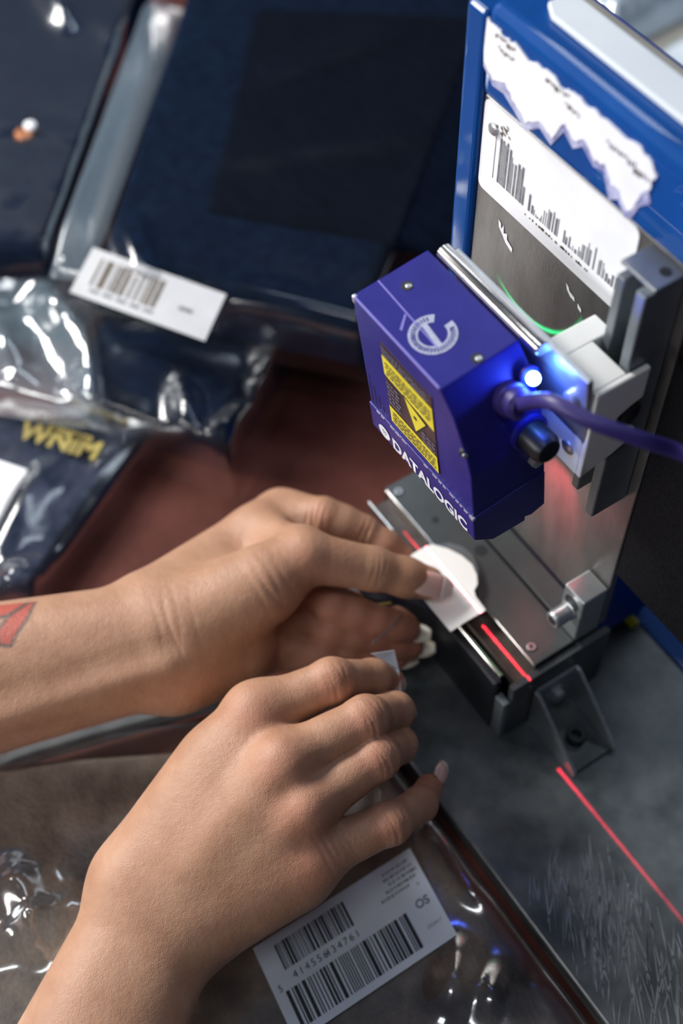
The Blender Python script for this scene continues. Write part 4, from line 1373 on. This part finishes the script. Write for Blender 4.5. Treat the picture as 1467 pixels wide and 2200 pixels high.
d1 = empty('bagged_jeans', (-0.33, 0.13, 0.03), 'large clear bag of dark navy denim stacked on top, filling the upper middle', 'bagged garment')
slab('folded_denim', [(-0.2941, -0.0349, 0.0600), (-0.1837, 0.0568, 0.0600), (-0.3677, 0.2857, 0.0600), (-0.4869, 0.1305, 0.0600)], 0.0300, 0.0600, M['denim'], d1, 50, 50, 0.0010, 24, 1, 0.05)
slab('denim_panel', [(-0.2941, 0.0332, 0.0630), (-0.1947, 0.1227, 0.0630), (-0.3379, 0.2641, 0.0630), (-0.4305, 0.1463, 0.0630)], 0.0585, 0.0632, M['denim_dark'], d1, 40, 40, 0.0008, 40, 3, 0.03)
slab('bag_seam', [(-0.3092, -0.0517, 0.0620), (-0.2947, -0.0363, 0.0620), (-0.4680, 0.1191, 0.0620), (-0.4882, 0.1066, 0.0620)], 0.0500, 0.0625, M['film_seam'], d1, 10, 40, 0.0006, 60, 5, 0.2)
fr1 = [rg((-0.2450, 0.0127, 0.0640), (-0.1848, 0.0540, 0.0640), 0.003, 0.007), rg((-0.2090, 0.1028, 0.0640), (-0.2528, 0.1625, 0.0640), 0.004, 0.012),
       rg((-0.3677, 0.1126, 0.0640), (-0.3615, 0.2040, 0.0640), 0.002, 0.010), rg((-0.3265, 0.0551, 0.0640), (-0.2817, 0.1603, 0.0640), 0.0015, 0.012), rg((-0.3084, -0.0067, 0.0640), (-0.2634, -0.0170, 0.0640), 0.0070, 0.0075)]
slab('bag_film', [(-0.2997, -0.0560, 0.0640), (-0.1729, 0.0527, 0.0640), (-0.3698, 0.2886, 0.0640), (-0.4970, 0.1221, 0.0640)], 0.0310, 0.0650, M['film'], d1, 80, 80, 0.0008, 22, 7, 0.04, fr1, skip_bottom=True)
# bar-code label lying on the front edge of the large bag
lo_, lr_, ld_ = Vector((-0.2974, -0.0291, 0.0680)), Vector((-0.2344, 0.0108, 0.0650)), Vector((-0.2802, -0.0517, 0.0640))
w_, h_ = (lr_ - lo_).length, (ld_ - lo_).length
lab, sh = ground_label('barcode_label', lo_, lr_ - lo_, ld_ - lo_, w_, h_, M['paper_grey'], d1, 1, 1)
bars(sh, w_ * 0.10, h_ * 0.16, w_ * 0.62, h_ * 0.74, 4, 0.0012)
q = sh.out('printed_bars', M['ink_brown'], None); rel(q, lab)
for i in range(5):
    sh.quad(w_ * 0.12 + i * w_ * 0.10, h_ * 0.80, w_ * 0.19 + i * w_ * 0.10, h_ * 0.86)
sh.quad(w_ * 0.74, h_ * 0.52, w_ * 0.84, h_ * 0.60)
q = sh.out('small_print', M['ink_grey'], None); rel(q, lab)

# second bag further left
d2 = empty('bagged_jeans', (-0.50, -0.06, -0.012), 'bag of navy denim with a copper rivet at the upper left', 'bagged garment')
slab('folded_denim', [(-0.3644, -0.1199, 0.0550), (-0.3214, -0.0480, 0.0550), (-0.5038, 0.1197, 0.0550), (-0.6261, 0.0323, 0.0550)], -0.0117, 0.0550, M['denim'], d2, 40, 40, 0.0010, 26, 11, 0.06)
rv = rel(lathe('rivet', Vector((-0.4101, -0.0155, 0.0552)), (0.1, 0, 1), [(0.0056, -0.001), (0.0056, 0.0012), (0.0045, 0.0026), (0.0022, 0.0030)], M['copper'], n=20), d2)
q = lathe('rivet_cap', Vector((-0.4120, -0.0102, 0.0572)), (0.1, 0, 1), [(0.0036, 0.0), (0.0033, 0.0022), (0.002, 0.0030)], M['paper'], n=16)
rel(q, rv)
fr2 = [rg((-0.5220, 0.0548, 0.0600), (-0.4827, 0.0505, 0.0600), 0.008, 0.008), rg((-0.4250, -0.0220, 0.0600), (-0.3713, 0.0251, 0.0600), 0.0012, 0.006), rg((-0.3705, 0.0061, 0.0600), (-0.3593, 0.0059, 0.0600), 0.005, 0.005), rg((-0.4785, 0.0685, 0.0600), (-0.4415, 0.0673, 0.0600), 0.003, 0.008)]
slab('bag_film', [(-0.3599, -0.1286, 0.0570), (-0.3128, -0.0510, 0.0570), (-0.5107, 0.1215, 0.0570), (-0.6360, 0.0308, 0.0570)], -0.0060, 0.0580, M['film'], d2, 60, 60, 0.0009, 26, 13, 0.05, fr2, skip_bottom=True)

# bag at the lower left with yellow lettering and a white label
d4 = empty('bagged_jeans', (-0.25, -0.12, -0.012), 'bag of slate denim with yellow lettering at the left edge above the forearm', 'bagged garment')
slab('folded_denim', [(-0.2132, -0.1979, 0.0050), (-0.1766, -0.1377, 0.0050), (-0.2304, -0.0441, 0.0050), (-0.2941, -0.1131, 0.0050)], -0.0117, 0.0050, M['denim_light'], d4, 40, 40, 0.0008, 34, 31, 0.05)
fr4 = [rg((-0.1780, -0.1479, 0.0070), (-0.1834, -0.1330, 0.0070), 0.010, 0.010), rg((-0.2000, -0.1411, 0.0070), (-0.2306, -0.1025, 0.0070), 0.0060, 0.009), rg((-0.2057, -0.1010, 0.0070), (-0.2247, -0.0625, 0.0070), 0.0015, 0.007)]
slab('bag_film', [(-0.2094, -0.2035, 0.0070), (-0.1694, -0.1384, 0.0070), (-0.2252, -0.0420, 0.0070), (-0.2952, -0.1121, 0.0070)], -0.0116, 0.0070, M['film'], d4, 60, 60, 0.0008, 24, 33, 0.05, fr4, skip_bottom=True)
lo_, lr_, ld_ = Vector((-0.2634, -0.1268, 0.0085)), Vector((-0.2369, -0.1086, 0.0085)), Vector((-0.2378, -0.1577, 0.0085))
rel(prism('paper_label', [lo_, lr_, lr_ + ld_ - lo_, ld_], (0, 0, 0.0004), M['paper']), d4)
rr = Vector((-0.2512, -0.0778, 0.0072)) - Vector((-0.2771, -0.0968, 0.0072))
rr.z = 0
uu = Vector((-rr.y, rr.x, 0))
text('yellow_lettering', 'WNIM', M['yellow_thread'], d4, Vector((-0.2590, -0.1036, 0.0086)), rr, uu, 0.0155, offset=0.0006)
text('yellow_lettering', 'nmmm', M['yellow_thread'], d4, Vector((-0.2543, -0.0897, 0.0086)), rr, uu, 0.0090, offset=0.0003)

# front bag: brown garment, label
d5 = empty('bagged_garment', (0.05, -0.13, -0.012), 'clear bag with a brown patterned garment and a large bar-code label in front', 'bagged garment')
G0 = [(0.160, -0.0500), (-0.030, -0.0480), (-0.1587, -0.2707, -0.0030), (0.0922, -0.3075, -0.0030)]
slab('brown_garment', G0, -0.0117, -0.0030, M['brown_cloth'], d5, 60, 60, 0.0010, 40, 41, 0.04)
fr5 = [rg((0.0726, -0.0702, -0.0010), (0.0894, -0.0905, -0.0010), 0.0060, 0.0070), rg((0.0884, -0.0728, -0.0010), (0.0974, -0.0658, -0.0010), 0.0055, 0.0105), rg((0.0977, -0.0557, -0.0010), (0.1106, -0.0461, -0.0010), 0.0022, 0.0080),
       rg((0.0505, -0.0503, -0.0010), (0.0657, -0.0486, -0.0010), 0.0026, 0.0060), rg((0.0270, -0.0474, -0.0010), (0.0555, -0.0516, -0.0010), 0.0030, 0.0040),
       rg((-0.0565, -0.2044, -0.0010), (-0.0384, -0.2037, -0.0010), 0.0100, 0.0090), rg((-0.0337, -0.2257, -0.0010), (-0.0312, -0.1913, -0.0010), 0.0080, 0.0070), rg((-0.0508, -0.2343, -0.0010), (-0.0540, -0.2077, -0.0010), 0.0080, 0.0100), rg((-0.0375, -0.2041, -0.0010), (-0.0220, -0.2081, -0.0010), 0.0070, 0.0060)]
slab('bag_film', [(0.168, -0.0408), (-0.045, -0.0408), (-0.1657, -0.2721, -0.0020), (0.0968, -0.3126, -0.0020)], -0.0116, -0.0006, M['film_front'], d5, 150, 150, 0.0007, 30, 43, 0.03, fr5, skip_bottom=True)
slab('bag_hem', [(-0.0779, -0.0705, 0.0010), (-0.0730, -0.0809, 0.0010), (-0.1081, -0.2037, 0.0010), (-0.1134, -0.1968, 0.0010)], -0.006, 0.0012, M['grey_film_edge'], d5, 12, 60, 0.0008, 50, 45, 0.3)
lo_, lr_, ld_ = Vector((0.0255, -0.1378, 0.0012)), Vector((0.0264, -0.0615, 0.0012)), Vector((0.0636, -0.1400, 0.0012))
w_, h_ = (lr_ - lo_).length, (ld_ - lo_).length
ld_n = (Vector((0.0665, -0.0666, 0.0012)) - lr_)
h_ = ld_n.length
lab, sh = ground_label('barcode_label', lo_, lr_ - lo_, ld_n, w_, h_, M['paper_blue'], d5, 2, 2)
bars(sh, w_ * 0.105, h_ * 0.09, w_ * 0.55, h_ * 0.36, 7, 0.00036)
bars(sh, w_ * 0.06, h_ * 0.54, w_ * 0.83, h_ * 0.92, 9, 0.00052)
q = sh.out('printed_bars', M['ink'], None); rel(q, lab)
R_, U_ = sh.r, -sh.d
def lt(body, x, y, size, m=M['ink'], sp=1.0, off=0.0):
    o = text('printed_text', body, m, None, sh.p(x * w_, y * h_, 0.0004), R_, U_, size, lift=0.0, offset=off, space=sp)
    return rel(o, lab)
lt('5', 0.03, 0.52, 0.0040)
lt('414556', 0.13, 0.48, 0.0042, sp=1.35)
lt('434761', 0.33, 0.48, 0.0042, sp=1.35)
lt('OS', 0.875, 0.58, 0.0050, M['ink_grey'], off=0.00015)
lt('V', 0.935, 0.38, 0.0024, M['ink_grey'])
lt('2023417', 0.875, 0.80, 0.0020, M['ink_grey'])
rp = random.Random(12)
for i, (x0, x1) in enumerate(((0.79, 0.95), (0.78, 0.965), (0.80, 0.975), (0.765, 0.955), (0.72, 0.90))):
    x = x0
    while x < x1:
        ww = rp.uniform(0.004, 0.012)
        y = 0.075 + i * 0.058
        sh.quad(x * w_, y * h_, min(x + ww, x1) * w_, (y + rp.uniform(0.026, 0.036)) * h_)
        x += ww + rp.uniform(0.003, 0.010)
q = sh.out('small_print', M['ink_grey'], None); rel(q, lab)

# ------------------------------------------------------------------ background, upper right, beyond the column
tr = empty('storage_tray', (-0.15, 0.46, -0.012), 'pale grey tray with raised rim behind the blue column', 'tray')
rel(box('tray_floor', (-0.50, 0.3140, -0.0115), (0.30, 0.6600, 0.004), M['grey_board'], bevel=0.002), tr)
rel(box('tray_rim', (-0.50, 0.3010, -0.0115), (0.30, 0.3135, 0.030), M['white_box'], bevel=0.002), tr)
rel(box('tray_rim', (-0.50, 0.6605, -0.0115), (0.30, 0.6730, 0.030), M['white_box'], bevel=0.002), tr)
for i, (x, y, s_) in enumerate(((-0.385, 0.400, 1.0), (-0.255, 0.415, 1.0), (-0.350, 0.545, 1.1))):
    pg = empty('poly_bag', (x, y, 0.004), ('crumpled white plastic bag in the tray nearest the column', 'crumpled white plastic bag at the right of the tray', 'crumpled white plastic bag at the back of the tray')[i], 'plastic bag', group='white bags in the tray')
    r_ = 0.055 * s_
    slab('bag_body', [(x - r_, y - r_ * .9), (x + r_, y - r_), (x + r_ * .9, y + r_), (x - r_, y + r_ * .8)], 0.0042, 0.030, M['white_box'], pg, 40, 40, 0.010, 45, 50 + i, 0.3)
    slab('bag_film', [(x - r_ * 1.02, y - r_ * .92), (x + r_ * 1.02, y - r_ * 1.02), (x + r_ * .92, y + r_ * 1.02), (x - r_ * 1.02, y + r_ * .82)], 0.0045, 0.033, M['film_pale'], pg, 40, 40, 0.010, 45, 50 + i, 0.3, skip_bottom=True)
